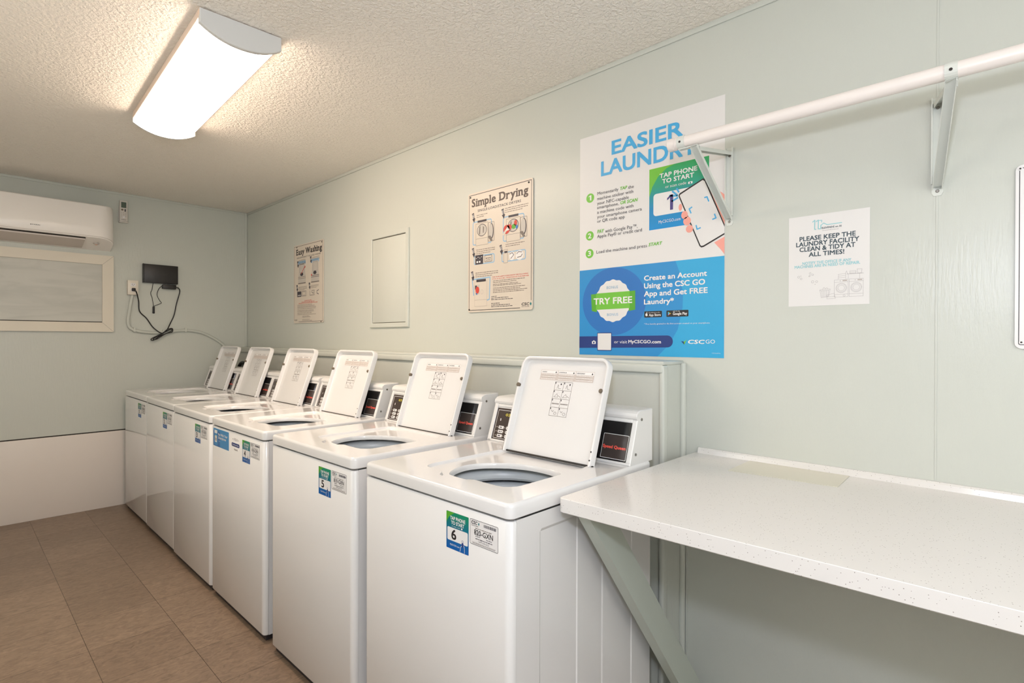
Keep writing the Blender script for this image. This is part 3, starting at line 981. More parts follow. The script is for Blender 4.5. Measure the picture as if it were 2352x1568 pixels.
# ------------------------------------------------------------------ hanging rail
def build_rail():
    xr, zr, rr = -0.270, 1.932, 0.0185
    b = MB()
    b.tube([(xr, 0.846, zr), (xr, 0.843, zr), (xr, 0.30, zr), (xr, -1.6, zr)], rr, 'rail', 24)
    b.lathe([(rr + 0.002, 0.0), (rr + 0.002, 0.022), (rr - 0.003, 0.026), (0.004, 0.027)], (xr, 0.822, zr), 'rail', 24, 'y')
    o = b.build('hanging_rail', None, Vector((xr, 0.8, zr)))
    tag(o, 'long white round hanging rail on wall brackets above the countertop', 'clothes rail')
    for (y, topy, clampy, lab) in ((0.757, 0.757, 0.800, 'grey metal rail bracket in front of the big blue and white poster'), (0.184, 0.133, 0.133, 'grey metal rail bracket above the notice side, at the middle of the rail')):
        root = empty('rail_bracket', (0, y, 1.70), lab, 'bracket', 'wall brackets carrying the rail')
        b = MB()
        b.prism([(y - 0.013, 1.712), (y - 0.008, 1.703), (y + 0.008, 1.703), (y + 0.013, 1.712), (y + 0.013, 1.972), (y - 0.013, 1.972)], 'x', -0.0025, -0.0005, 'bracket')
        b.box(-0.012, -0.002, y - 0.0135, y - 0.0105, 1.735, 1.972, 'bracket')
        b.box(-0.012, -0.002, y + 0.0105, y + 0.0135, 1.735, 1.972, 'bracket')
        b.build('wall_plate', root)
        b = MB()
        def channel(p, q, w, d):
            p, q = Vector(p), Vector(q)
            t = (q - p).normalized(); s = Vector((0, 1, 0)); n = t.cross(s).normalized()
            pr = [(-w, 0), (-w, d), (-w + 0.002, d), (-w + 0.002, 0.002), (w - 0.002, 0.002), (w - 0.002, d), (w, d), (w, 0)]
            b.loft([[e + s * a + n * c for a, c in pr] for e in (p, q)], 'bracket', smooth=False)
        channel((-0.004, y, 1.958), (xr + 0.010, topy, zr - rr - 0.004), 0.0105, 0.012)
        b.build('bracket_arm', root)
        b = MB()
        channel((xr - 0.008, topy, zr - rr - 0.002), (-0.0035, y, 1.728), 0.0115, -0.011)
        b.build('bracket_strut', root)
        b = MB()
        arc = [(xr + (rr + 0.0022) * math.cos(a), zr + (rr + 0.0022) * math.sin(a)) for a in [PI * (0.62 + 1.10 * k / 12) for k in range(13)]]
        arc2 = [(xr + rr * math.cos(a) * 1.006, zr + rr * math.sin(a) * 1.006) for a in [PI * (0.62 + 1.10 * k / 12) for k in range(13)]]
        b.prism(arc + arc2[::-1], 'y', clampy - 0.012, clampy + 0.012, 'bracket')
        if clampy != topy:
            b.box(xr - 0.008, xr + 0.010, topy - 0.010, clampy + 0.010, zr - rr - 0.0045, zr - rr - 0.0015, 'bracket')
        cl = b.build('rail_saddle', root)
        b = MB()
        b.lathe([(0.0035, 0.0), (0.0035, -0.0012), (0.002, -0.002)], (xr - rr - 0.002, clampy, zr - 0.003), 'hole', 12, 'x')
        b.build('saddle_screw', cl)
        for z in (1.716, 1.945):
            b = MB()
            b.lathe([(0.0045, 0.0), (0.0045, -0.0012), (0.003, -0.0025)], (-0.0022, y, z), 'steel', 12, 'x')
            b.build('plate_screw', root)

# ------------------------------------------------------------------ back wall fittings
def build_aircon():
    root = empty('air_conditioner', (-1.45, YB, 1.97), 'white split air conditioner with rounded end high on the back wall', 'air conditioner')
    x0, x1, D = -1.93, -1.012, 0.205
    def outline(k, ins=0.0):
        d = D * k
        r = 0.11 * k
        pts = [(x0 + ins, YB), (x0 + ins, YB - d + r)]
        for q in range(1, 9):
            a = PI + 0.5 * PI * q / 8
            pts.append((x0 + ins + r + r * math.cos(a), YB - d + r + r * math.sin(a)))
        for q in range(0, 13):
            a = -0.5 * PI + 0.5 * PI * q / 12
            pts.append((x1 - ins - r + r * math.cos(a), YB - d + r + r * math.sin(a)))
        return pts + [(x1 - ins, YB)]
    def zb(y): return 1.972 + (YB - y) / D * 0.068
    b = MB()
    loops = [[(p[0], p[1], 2.288) for p in outline(0.80, 0.004)], [(p[0], p[1], 2.282) for p in outline(0.84, 0.001)], [(p[0], p[1], 2.20) for p in outline(0.93)], [(p[0], p[1], 2.12) for p in outline(1.0)],
             [(p[0], p[1], zb(p[1]) + 0.004) for p in outline(1.0)], [(p[0], p[1], zb(p[1])) for p in outline(0.985, 0.003)]]
    b.loft(loops, 'acwhite')
    body = b.build('ac_body', root)
    # dark parting line, outlet slot, louver and round sensor underneath
    b = MB()
    A, B2 = outline(1.002, -0.0006), outline(0.992, 0.0)
    b.loft([[(p[0], p[1], zb(p[1]) + 0.0045) for p in A], [(p[0], p[1], zb(p[1]) + 0.0085) for p in A]], 'aclouver', False, False)
    b.build('ac_parting_line', body)
    def under(xa, xb, d0, d1, up, m, name, par, r=0.0):
        b = MB()
        ya, yb2 = YB - d0, YB - d1
        b.loft([[(xa, ya, zb(ya) - up), (xb, ya, zb(ya) - up), (xb, yb2, zb(yb2) - up), (xa, yb2, zb(yb2) - up)],
                [(xa, ya, zb(ya) + 0.004), (xb, ya, zb(ya) + 0.004), (xb, yb2, zb(yb2) + 0.004), (xa, yb2, zb(yb2) + 0.004)]], m, smooth=False)
        return b.build(name, par)
    under(x0 + 0.1, -1.190, 0.150, 0.192, 0.0006, 'gap', 'air_outlet', root)
    under(x0 + 0.1, -1.192, 0.040, 0.172, 0.010, 'aclouver', 'louver', root)
    b = MB()
    c = (-1.118, YB - 0.115, zb(YB - 0.115))
    b.lathe([(0.020, 0.0), (0.020, -0.004), (0.014, -0.009), (0.004, -0.011)], c, 'aclouver', 20)
    b.build('sensor_ring', root)
    b = MB()
    b.lathe([(0.008, -0.008), (0.008, -0.012), (0.004, -0.0145)], c, 'amber', 14)
    b.build('sensor_lens', root)
    s = Sheet((0, YB - D - 0.0004, 0), (1, 0, 0), (0, 0, 1), (0, -1, 0))
    s.poly([(-1.494, 2.079), (-1.486, 2.079), (-1.490, 2.087)], 'black', 1)
    s.text('DAIKIN', -1.483, 2.079, 0.040, 0.0068, 'black', 1, 0.02)
    s.build('maker_mark', body, None, False)
    # remote in its holder
    root = empty('remote_control', (-0.932, YB, 2.206), 'slim white remote control with green screen hung beside the air conditioner', 'remote control')
    b = MB(); b.box(-0.958, -0.905, YB - 0.024, YB - 0.006, 2.215, 2.379, 'remote', 0.004); bd = b.build('remote_body', root)
    b = MB(); b.box(-0.961, -0.902, YB - 0.006, YB, 2.206, 2.330, 'remote', 0.002)
    b.box(-0.961, -0.902, YB - 0.028, YB, 2.206, 2.214, 'remote', 0.002); b.build('remote_holder', root)
    s = Sheet((-0.958, YB - 0.0243, 2.206), (1, 0, 0), (0, 0, 1), (0, -1, 0))
    s.rect(0.010, 0.043, 0.116, 0.160, 'lcd', 1, 0.002); s.build('remote_screen', bd, None, False)
    s = Sheet((-0.958, YB - 0.0243, 2.206), (1, 0, 0), (0, 0, 1), (0, -1, 0))
    s.disc(0.017, 0.100, 0.008, 0.007, 'bumper', 1, 14)
    s.rect(0.032, 0.040, 0.087, 0.107, 'k', 1, 0.001)
    for j in range(3):
        for i in range(3):
            s.disc(0.013 + i * 0.0135, 0.077 - j * 0.013, 0.0035, 0.0028, 'ltgrey', 1, 10)
    s.rect(0.020, 0.034, 0.036, 0.052, 'white', 1, 0.002)
    s.text('DAIKIN', 0.011, 0.020, 0.032, 0.006, 'k', 1, 0.02)
    s.build('remote_buttons', bd, None, False)

def build_network():
    root = empty('wall_outlet', (-0.872, YB, 1.645), 'ivory surface-mounted double outlet on the back wall', 'outlet')
    b = MB(); b.box(-0.908, -0.838, YB - 0.040, YB, 1.646, 1.760, 'outlet', 0.003); bx = b.build('outlet_box', root)
    for z in (1.725, 1.685):
        s = Sheet((-0.873, YB - 0.0403, z), (1, 0, 0), (0, 0, 1), (0, -1, 0))
        s.rect(-0.017, 0.017, -0.013, 0.013, 'white', 1, 0.008)
        s.rect(-0.008, -0.0055, -0.002, 0.007, 'hole', 2); s.rect(0.0055, 0.008, -0.002, 0.007, 'hole', 2); s.disc(0, -0.007, 0.0025, 0.0025, 'hole', 2, 10)
        s.build('socket', bx, None, False)
    # painted conduit
    pts = [(-0.872, 1.650), (-0.884, 1.58), (-0.895, 1.50), (-0.901, 1.425), (-0.869, 1.371), (-0.749, 1.349), (-0.641, 1.356), (-0.511, 1.371), (-0.395, 1.358), (-0.295, 1.313), (-0.197, 1.238), (-0.168, 1.15), (-0.165, 1.02)]
    b = MB(); b.tube(smooth_path([(p[0], YB - 0.0125, p[1]) for p in pts]), 0.0115, 'wall', 12)
    root = empty('conduit', (-0.5, YB, 1.02), 'bent sage-painted conduit running from the outlet down behind the washers', 'conduit')
    b.build('conduit_tube', root)
    for (x, z) in ((-0.86, 1.368), (-0.66, 1.354), (-0.50, 1.371)):
        b = MB(); b.box(x - 0.008, x + 0.008, YB - 0.026, YB, z - 0.014, z + 0.020, 'wall', 0.003); b.build('conduit_clip', root)
    # black box on the wall
    root = empty('network_box', (-0.68, YB, 1.748), 'flat black electronics box fixed to the back wall above the dangling cords', 'electronics box')
    b = MB(); b.box(-0.800, -0.560, YB - 0.036, YB, 1.750, 1.900, 'router', 0.004); b.build('box_body', root)
    b = MB(); b.box(-0.8055, -0.7995, YB - 0.038, YB - 0.002, 1.7485, 1.9015, 'router', 0.002); b.build('side_cap', root)
    # power adapter and cords
    root = empty('power_adapter', (-0.62, YB, 1.29), 'black power adapter brick with a bundled cord plugged into the outlet', 'power adapter')
    b = MB(); b.box(-0.671, -0.574, YB - 0.042, YB - 0.001, 1.708, 1.744, 'router', 0.005); b.build('adapter_brick', root)
    for cord in ([(-0.872, 1.685, .052), (-0.855, 1.668, .055), (-0.833, 1.600, .02), (-0.824, 1.519, .010), (-0.777, 1.464, .008), (-0.737, 1.398, .010), (-0.700, 1.358, .028), (-0.672, 1.342, .031)],
                 [(-0.668, 1.348, .033), (-0.640, 1.372, .033), (-0.611, 1.427, .010), (-0.583, 1.497, .008), (-0.565, 1.593, .008), (-0.543, 1.690, .014), (-0.552, 1.720, .018), (-0.574, 1.726, .02)]):
        b = MB(); b.tube(smooth_path([(p[0], YB - p[2], p[1]) for p in cord]), 0.0042, 'cable', 8); b.build('power_cord', root)
    # the spare cord tied in a bow
    loop = [(-0.672, 1.342, .036), (-0.640, 1.374, .036), (-0.604, 1.385, .036), (-0.603, 1.357, .036), (-0.640, 1.345, .040), (-0.690, 1.322, .036), (-0.735, 1.288, .036), (-0.752, 1.297, .036), (-0.715, 1.322, .040), (-0.655, 1.355, .044), (-0.615, 1.378, .044),
            (-0.610, 1.366, .044), (-0.660, 1.336, .044), (-0.715, 1.297, .044), (-0.738, 1.300, .044), (-0.672, 1.342, .046)]
    b = MB(); b.tube(smooth_path([(p[0], YB - p[2], p[1]) for p in loop]), 0.0036, 'cable', 8); b.build('cord_bundle', root)
    b = MB(); b.box(-0.884, -0.860, YB - 0.064, YB - 0.0402, 1.674, 1.698, 'cable', 0.005); b.build('plug', root)
    root = empty('signal_cable', (-0.728, YB, 1.50), 'thin black cable with a small connector dangling below the electronics box', 'cable')
    b = MB(); b.tube(smooth_path([(p[0], YB - 0.006, p[1]) for p in [(-0.731, 1.752), (-0.739, 1.698), (-0.748, 1.667), (-0.737, 1.626), (-0.728, 1.564)]]), 0.0022, 'cable', 6)
    b.tube(smooth_path([(p[0], YB - 0.006, p[1]) for p in [(-0.668, 1.735), (-0.691, 1.707), (-0.704, 1.659), (-0.686, 1.613), (-0.673, 1.593), (-0.690, 1.582), (-0.727, 1.564)]]), 0.0022, 'cable', 6)
    b.build('cable_strands', root)
    b = MB(); b.box(-0.735, -0.721, YB - 0.016, YB, 1.505, 1.562, 'cable', 0.003); b.build('connector', root)
    # drain hose behind the farthest washer
    b = MB(); b.tube(smooth_path([(-0.166, 4.93, 0.70), (-0.166, 4.90, 1.0), (-0.166, 4.80, 1.10), (-0.166, 4.66, 1.03), (-0.166, 4.60, 0.70)]), 0.0135, 'cable', 10)
    o = b.build('drain_hose', None, Vector((-0.166, 4.9, 0.70)))
    tag(o, 'black hose looping behind the farthest washer below the ledge', 'hose')

# ------------------------------------------------------------------ right wall prints
POSTER_TEXT = [
    ('EASIER', 0.1602, 2.0616, 0.311, 0.057, 'b sky'), ('LAUNDRY', 0.1087, 1.9839, 0.4177, 0.0611, 'b sky'),
    ('Momentarily', 0.091, 1.9094, 0.1024, 0.0127, 'k'), ('TAP', 0.1992, 1.9096, 0.0339, 0.013, 'bi g'), ('the', 0.2388, 1.9074, 0.0258, 0.0129, 'k'),
    ('machine sticker with', 0.0897, 1.8884, 0.172, 0.0127, 'k'), ('your NFC-capable', 0.0897, 1.8687, 0.1523, 0.0127, 'k'),
    ('smartphone,', 0.0898, 1.851, 0.1052, 0.0127, 'k'), ('OR SCAN', 0.2017, 1.8514, 0.0785, 0.0134, 'bi g'),
    ('a machine code with', 0.0899, 1.8313, 0.1738, 0.0127, 'k'), ('your smartphone camera', 0.09, 1.812, 0.211, 0.0126, 'k'), ('or QR code app', 0.0901, 1.7936, 0.1331, 0.0127, 'k'),
    ('1', 0.0467, 1.8933, 0.0136, 0.0221, 'b w'), ('PAY', 0.0903, 1.7494, 0.0321, 0.0147, 'bi g'), ('with Google Pay\u2122,', 0.1303, 1.747, 0.1521, 0.0137, 'k'),
    ('Apple Pay\u00ae or credit card', 0.0904, 1.7297, 0.2109, 0.0131, 'k'), ('Load the machine and press', 0.0873, 1.6652, 0.2371, 0.0127, 'k'), ('START', 0.3306, 1.6674, 0.0563, 0.0125, 'bi g'),
    ('2', 0.0435, 1.733, 0.0175, 0.0217, 'b w'), ('3', 0.0428, 1.6585, 0.0166, 0.0218, 'b w'), ('TRY FREE', 0.0739, 1.4506, 0.1855, 0.0267, 'b w'),
    ('BONUS', 0.1388, 1.5132, 0.0546, 0.011, 'pale'), ('BONUS', 0.1412, 1.4018, 0.0536, 0.0105, 'pale'),
    ('Create an Account', 0.3118, 1.5344, 0.2538, 0.02, 'b w'), ('Using the CSC GO', 0.312, 1.504, 0.2467, 0.0204, 'b w'), ('App and Get FREE', 0.3121, 1.4731, 0.2562, 0.0204, 'b w'), ('Laundry*', 0.3122, 1.4418, 0.1261, 0.02, 'b w'),
    ('App Store', 0.3339, 1.3954, 0.0503, 0.0096, 'b w'), ('Download on the', 0.3338, 1.4073, 0.0471, 0.004, 'w'), ('Google Play', 0.434, 1.3971, 0.057, 0.01, 'b w'), ('GET IT ON', 0.4339, 1.4086, 0.0273, 0.0043, 'w'),
    ('* Free laundry granted to the first account created on your smartphone', 0.3134, 1.3628, 0.2634, 0.0056, 'w'),
    ('or visit', 0.176, 1.2892, 0.0613, 0.0124, 'w'), ('MyCSCGO.com', 0.2425, 1.2901, 0.1433, 0.0129, 'b w'),
    ('CSC', 0.4933, 1.2898, 0.0629, 0.0146, 'bi w'), ('GO', 0.5615, 1.291, 0.0346, 0.0143, 'w'), ('\u00a9 CSC ServiceWorks', 0.5843, 1.2552, 0.0313, 0.0034, 'w'),
    ('TAP PHONE', 0.377, 1.921, 0.1507, 0.0174, 'b w'), ('TO START', 0.3877, 1.899, 0.1276, 0.017, 'b w'), ('or scan code', 0.4008, 1.8794, 0.0843, 0.0107, 'w'),
    ('1', 0.4098, 1.794, 0.0231, 0.0576, 'b purple'), ('MyCSCGO.com', 0.3738, 1.7496, 0.0896, 0.0109, 'w'),
]
def build_poster():
    UW, V0, V1 = 0.628, 1.240, 2.166
    s = right_wall_sheet(1.402, -0.0012)
    s.slab(0, UW, V0, V1, 0.0010, 'paper')
    # card with phone
    s.rect(0.3330, 0.5712, 1.7285, 1.9642, 'cardgrad', 1)
    s.poly([(0.3330, 1.9642), (0.4397, 1.9642), (0.4051, 1.9545), (0.3698, 1.9296), (0.3458, 1.8943), (0.3330, 1.8564)], 'g', 2)
    s.rect(0.3510, 0.553, 1.780, 1.865, 'w', 2, 0.012)
    s.rect(0.4925, 0.509, 1.8775, 1.8855, 'w', 3, 0.001)
    s.disc(0.5008, 1.8808, 0.003, 0.003, 'teal', 4, 12)
    # hand behind, phone, fingers in front
    s.poly([(0.578, 1.8531), (0.5918, 1.8404), (0.6156, 1.8259), (UW, 1.8142), (UW, 1.7079), (0.560, 1.78)], 'skin', 3)
    s.poly([(0.591, 1.6507), (UW, 1.6671), (UW, 1.6052), (0.6132, 1.6254)], 'skin', 3)
    a = Vector((0.4554, 1.8440)); bb = Vector((0.5555, 1.8870)); cc = Vector((0.540, 1.6360))
    ph = [(0.4560, 1.8455), (0.4600, 1.8500), (0.5480, 1.8868), (0.5550, 1.8850), (0.5605, 1.8769), (UW, 1.7100), (UW, 1.6745), (0.5528, 1.6395), (0.5440, 1.6382), (0.5369, 1.6440), (0.4545, 1.8400)]
    s.poly(ph, 'black', 4)
    scr = [(0.4605, 1.8435), (0.5480, 1.8815), (0.5550, 1.8760), (UW, 1.7010), (UW, 1.6800), (0.5520, 1.6450), (0.5440, 1.6440), (0.5400, 1.6480), (0.4598, 1.8390)]
    s.poly(scr, 'paper', 5)
    for (u, v, ru, rv) in ((0.4625, 1.797, 0.007, 0.013), (0.4790, 1.766, 0.013, 0.015), (0.4890, 1.742, 0.015, 0.016), (0.4985, 1.712, 0.014, 0.014)):
        s.disc(u, v, ru, rv, 'skin', 6, 20)
    for br in ([(0.5555, 1.8167), (0.5643, 1.8178), (0.5706, 1.8011)], [(0.5074, 1.7900), (0.4972, 1.7854), (0.5039, 1.7690)], [(0.5854, 1.7339), (0.5974, 1.7371), (0.5922, 1.7514)], [(0.524, 1.7208), (0.5277, 1.7066), (0.5401, 1.71)]):
        s.line(br, 0.0048, 'sky', 7)
    for (p, q) in (((0.4477, 1.8694), (0.4554, 1.8557)), ((0.4306, 1.862), (0.4498, 1.8444)), ((0.4192, 1.8481), (0.4498, 1.8420)), ((0.4289, 1.8258), (0.4517, 1.8345))):
        s.line([p, q], 0.0065, 'sky', 7)
    for (u, v) in ((0.0539, 1.9040), (0.0522, 1.7442), (0.0516, 1.6689)):
        s.disc(u, v, 0.0203, 0.0196, 'g', 1)
    # blue lower part
    s.rect(0, UW, V0, 1.600, 'cyan', 1)
    s.poly([(0, V0), (0.371, V0), (0.4199, 1.2868), (0.454, 1.3436), (0.4723, 1.424), (0.474, 1.4765), (0.4605, 1.5547), (0.4433, 1.600), (0, 1.600)], 'midblue', 2)
    s.disc(0.1690, 1.4610, 0.152, 0.1385, 'deepblue', 3, 56)
    s.disc(0.1690, 1.4635, 0.0840, 0.0860, 'paper', 4, 96, 0.022, 16)
    s.poly([(0.0602, 1.4951), (0.0900, 1.4951), (0.0900, 1.4189), (0.0644, 1.4245)], 'g2', 5)
    s.poly([(0.2440, 1.4985), (0.2729, 1.4991), (0.2732, 1.4234), (0.2440, 1.4189)], 'g2', 5)
    s.poly([(0.0857, 1.4973), (0.2480, 1.4987), (0.2483, 1.4307), (0.0860, 1.4289)], 'g', 6)
    for (a0, a1) in ((0.3132, 0.3889), (0.4076, 0.4958)):
        s.rect(a0, a1, 1.3907, 1.4150, 'black', 3, 0.003)
    # bitten fruit mark and four-colour play triangle of the two store badges
    s.disc(0.3235, 1.4015, 0.0052, 0.0058, 'w', 4, 18); s.disc(0.3290, 1.4030, 0.0022, 0.0024, 'black', 5, 12); s.line([(0.3238, 1.4085), (0.3256, 1.4112)], 0.0022, 'w', 4)
    s.poly([(0.4140, 1.3960), (0.4140, 1.4105), (0.4205, 1.4033)], 'sky', 4); s.poly([(0.4140, 1.4105), (0.4270, 1.4033), (0.4205, 1.4033)], 'g', 4); s.poly([(0.4140, 1.3960), (0.4205, 1.4033), (0.4270, 1.4033)], 'redglow', 4); s.poly([(0.4232, 1.4012), (0.4232, 1.4055), (0.4270, 1.4033)], 'yellow', 5)
    s.poly([(0, 1.2680), (0.4120, 1.2752)] + [(0.4120 + 0.0224 * math.sin(PI * k / 10), 1.2979 - 0.0227 * math.cos(PI * k / 10)) for k in range(1, 10)] + [(0.4120, 1.3206), (0, 1.3175)], 'navy', 4)
    s.rect(0.0922, 0.1640, 1.2580, 1.3335, 'navy', 5, 0.004)
    s.rect(0.0952, 0.1610, 1.2612, 1.3303, 'paper', 6, 0.002)
    s.rect(0.0659, 0.0851, 1.2858, 1.2975, 'w', 5, 0.001); s.rect(0.072, 0.079, 1.297, 1.3005, 'w', 5); s.disc(0.0755, 1.2915, 0.0040, 0.0040, 'navy', 6, 14)
    s.poly([(0.4673, 1.2990), (0.4765, 1.2985), (0.4790, 1.2945), (0.4800, 1.2860)], 'navy', 4); s.poly([(0.4770, 1.2960), (0.4890, 1.3050), (0.4800, 1.2860)], 'g', 4)
    for row in POSTER_TEXT:
        styled(s, row, 0.0, 7)
    o = s.build('laundry_poster', None, Vector((-0.0012, 1.09, V0)), False)
    tag(o, 'large white and blue poster headed EASIER LAUNDRY on the wall behind the rail end', 'poster')

def build_signs():
    # drying instructions
    root = empty('drying_sign', (0, 1.895, 1.443), 'cream metal sign titled Simple Drying with dryer drawings', 'sign', 'instruction signs on the wall')
    s = right_wall_sheet(2.120, -0.0065)
    s.slab(0, 0.452, 1.443, 2.058, 0.0045, 'signface', 0.012)
    t = 0.0028
    s.line([(0.0095, 1.4535), (0.0095, 2.0475), (0.4430, 2.0475), (0.4430, 1.487)], t, 'black', 1); s.line([(0.0095, 1.4535), (0.3717, 1.4535)], t, 'black', 1)
    serif_title(s, 'Simple Drying', 0.0286, 1.9862, 0.3933, 0.0400, 'serif', 2)
    s.text('SINGLE-LOAD/STACK DRYERS', 0.0742, 1.9553, 0.302, 0.0125, 'k', 2, 0.01)
    def arrow(u, v, n):
        s.poly([(u - 0.010, v + 0.030), (u + 0.006, v + 0.034), (u + 0.010, v + 0.006), (u + 0.016, v + 0.004), (u + 0.008, v - 0.018), (u - 0.006, v + 0.002), (u + 0.000, v + 0.004)], 'k', 2)
        s.text(str(n), u - 0.002, v + 0.006, 0.007, 0.012, 'w', 4, 0.03)
        for j in range(3): s.line([(u - 0.008, v + 0.024 - j * 0.004), (u + 0.006, v + 0.027 - j * 0.004)], 0.0012, 'w', 3)
    arrow(0.040, 1.922, 1); arrow(0.255, 1.910, 2); arrow(0.040, 1.742, 3); arrow(0.242, 1.735, 4); arrow(0.034, 1.622, 5)
    def dryer(u, v):
        s.frame(u - 0.024, u + 0.118, v + 0.004, v + 0.126, 0.005, 'framehue', 1, 0.012)
        s.poly([(u, v), (u + 0.092, v), (u + 0.092, v + 0.112), (u, v + 0.112)], 'signface', 2)
        s.frame(u, u + 0.092, v, v + 0.112, 0.0015, 'grey', 3)
        s.rect(u, u + 0.092, v + 0.034, v + 0.0355, 'grey', 3)
        s.rect(u + 0.014, u + 0.080, v + 0.117, v + 0.128, 'k', 3)
        s.disc(u + 0.046, v + 0.076, 0.036, 0.031, 'k', 3, 28); s.disc(u + 0.046, v + 0.076, 0.033, 0.028, 'silver', 4, 28)
        s.poly([(u + 0.028, v + 0.094), (u + 0.036, v + 0.099), (u + 0.032, v + 0.054), (u + 0.024, v + 0.058)], 'grey', 5); s.poly([(u + 0.054, v + 0.095), (u + 0.062, v + 0.090), (u + 0.060, v + 0.062), (u + 0.054, v + 0.060)], 'grey', 5)
        s.frame(u + 0.092, u + 0.136, v + 0.012, v + 0.108, 0.002, 'grey', 3, 0.004)
        s.disc(u + 0.114, v + 0.062, 0.018, 0.040, 'k', 4, 24); s.disc(u + 0.112, v + 0.064, 0.015, 0.036, 'silver', 5, 24)
        s.poly([(u + 0.094, v + 0.040), (u + 0.110, v + 0.040), (u + 0.124, v + 0.016), (u + 0.114, v + 0.010), (u + 0.096, v + 0.030)], 'grey', 6)
    dryer(0.060, 1.783); dryer(0.280, 1.776)
    for (u, v, a, b, c) in ((0.282, 1.838, 0.022, 0.022, 'red'), (0.300, 1.846, 0.018, 0.014, 'red'), (0.330, 1.846, 0.014, 0.012, 'g2'), (0.342, 1.862, 0.010, 0.014, 'red'), (0.350, 1.842, 0.007, 0.010, 'deepblue')):
        s.disc(u, v, a, b, c, 7, 18)
    for k in range(3): s.line([(0.276, 1.832), (0.288 + k * 0.006, 1.848 - k * 0.006)], 0.005, 'w', 8 + 0.4 * k)
    s.line([(0.262, 1.815), (0.276, 1.832)], 0.012, 'signface', 9.4)
    # control drawings of the middle row
    s.frame(0.046, 0.198, 1.686, 1.733, 0.005, 'framehue', 1, 0.01)
    s.rect(0.0572, 0.1155, 1.687, 1.735, 'k', 2)
    for k in range(4): s.rect(0.062 + k * 0.013, 0.069 + k * 0.013, 1.717 + (k % 2) * 0.005, 1.720 + (k % 2) * 0.005, 'w', 3)
    for k in range(2): s.rect(0.066 + k * 0.018, 0.078 + k * 0.018, 1.695, 1.704, 'w', 3, 0.002)
    s.frame(0.126, 0.180, 1.694, 1.728, 0.0022, 'k', 2, 0.003)
    for k in range(3): s.rect(0.136 + k * 0.013, 0.143 + k * 0.013, 1.710, 1.715, 'k', 3)
    s.rect(0.136, 0.170, 1.702, 1.704, 'k', 3)
    s.frame(0.248, 0.408, 1.681, 1.730, 0.005, 'framehue', 1, 0.01)
    s.poly([(0.262, 1.676), (0.290, 1.676), (0.290, 1.742), (0.262, 1.742)], 'signface', 2); s.frame(0.262, 0.290, 1.676, 1.742, 0.0015, 'grey', 3); s.rect(0.267, 0.287, 1.724, 1.734, 'k', 3)
    s.disc(0.318, 1.706, 0.018, 0.021, 'white', 2, 20); s.line([(0.304, 1.716), (0.320, 1.722), (0.330, 1.710), (0.310, 1.694)], 0.003, 'k', 3)
    s.disc(0.368, 1.705, 0.026, 0.023, 'white', 2, 24); s.line([(0.350, 1.712), (0.362, 1.722), (0.384, 1.718)], 0.003, 'k', 3); s.line([(0.354, 1.695), (0.378, 1.698), (0.386, 1.708)], 0.004, 'grey', 3)
    # machine of the last step
    s.line([(0.034, 1.612), (0.166, 1.616), (0.162, 1.505), (0.140, 1.500)], 0.006, 'framehue', 1); s.line([(0.034, 1.612), (0.046, 1.530)], 0.006, 'framehue', 1)
    s.rect(0.052, 0.145, 1.472, 1.600, 'signface', 2); s.frame(0.052, 0.145, 1.472, 1.600, 0.0015, 'ltgrey', 3); s.rect(0.066, 0.136, 1.597, 1.610, 'k', 3)
    s.rect(0.052, 0.145, 1.504, 1.506, 'ltgrey', 3)
    s.poly([(0.055, 1.578), (0.090, 1.584), (0.090, 1.535), (0.060, 1.530)], 'silver', 3); s.rect(0.056, 0.070, 1.560, 1.580, 'k', 4); s.disc(0.074, 1.556, 0.014, 0.018, 'red', 5, 18); s.poly([(0.060, 1.540), (0.075, 1.542), (0.070, 1.530)], 'deepblue', 4)
    s.oring(0.108, 1.545, 0.010, 0.012, 0.0012, 'ltgrey', 4, 16)
    # step captions and small print
    for (u, v, w, n) in ((0.066, 1.937, 0.08, 2), (0.270, 1.940, 0.155, 3), (0.062, 1.760, 0.145, 3), (0.275, 1.764, 0.125, 2), (0.058, 1.642, 0.165, 3)):
        for j in range(n): s.greek(u, v - j * 0.0095, w * (1.0 if j < n - 1 else 0.75), 0.0042, 'greek', 2)
    s.text('FOR YOUR SAFETY PLEASE KNOW THE FOLLOWING', 0.1846, 1.6107, 0.2389, 0.0061, 'red', 2, 0.015); s.text('FOR 24 HOURS, ASSISTANCE FOR REPAIR', 0.1846, 1.6010, 0.2437, 0.0056, 'red', 2, 0.015)
    for v, w in ((1.5928, .22), (1.5847, .16), (1.5751, .17), (1.5686, .19), (1.5575, .22), (1.5500, .19), (1.5425, .23), (1.5350, .21)): s.greek(0.188, v, w, 0.0040, 'greek', 2)
    for v, w in ((1.5162, .04), (1.5082, .12), (1.5000, .15), (1.4814, .06), (1.4730, .13), (1.4651, .15)): s.greek(0.175, v, w, 0.0040, 'k', 2)
    s.text('CSC', 0.3808, 1.4640, 0.0490, 0.0135, 'black', 2, 0.03, True); s.poly([(0.434, 1.470), (0.440, 1.480), (0.446, 1.470), (0.440, 1.462)], 'teal', 2); s.greek(0.382, 1.4575, 0.050, 0.003, 'greek', 2)
    s.build('sign_plate', root, None, False)
    for (u, v) in ((0.0189, 2.0385), (0.4264, 2.0385), (0.011, 1.457)):
        b = MB(); b.lathe([(0.0048, 0.0), (0.0048, -0.0016), (0.003, -0.0026)], (-0.0064, 2.120 - u, v), 'hole', 12, 'x'); b.build('sign_screw', root)
    # washing instructions
    root = empty('washing_sign', (0, 3.93, 1.423), 'narrow-looking cream sign titled Easy Washing near the back corner', 'sign', 'instruction signs on the wall')
    s = right_wall_sheet(4.170, -0.0065)
    s.slab(0, 0.482, 1.423, 2.027, 0.0045, 'signface', 0.012)
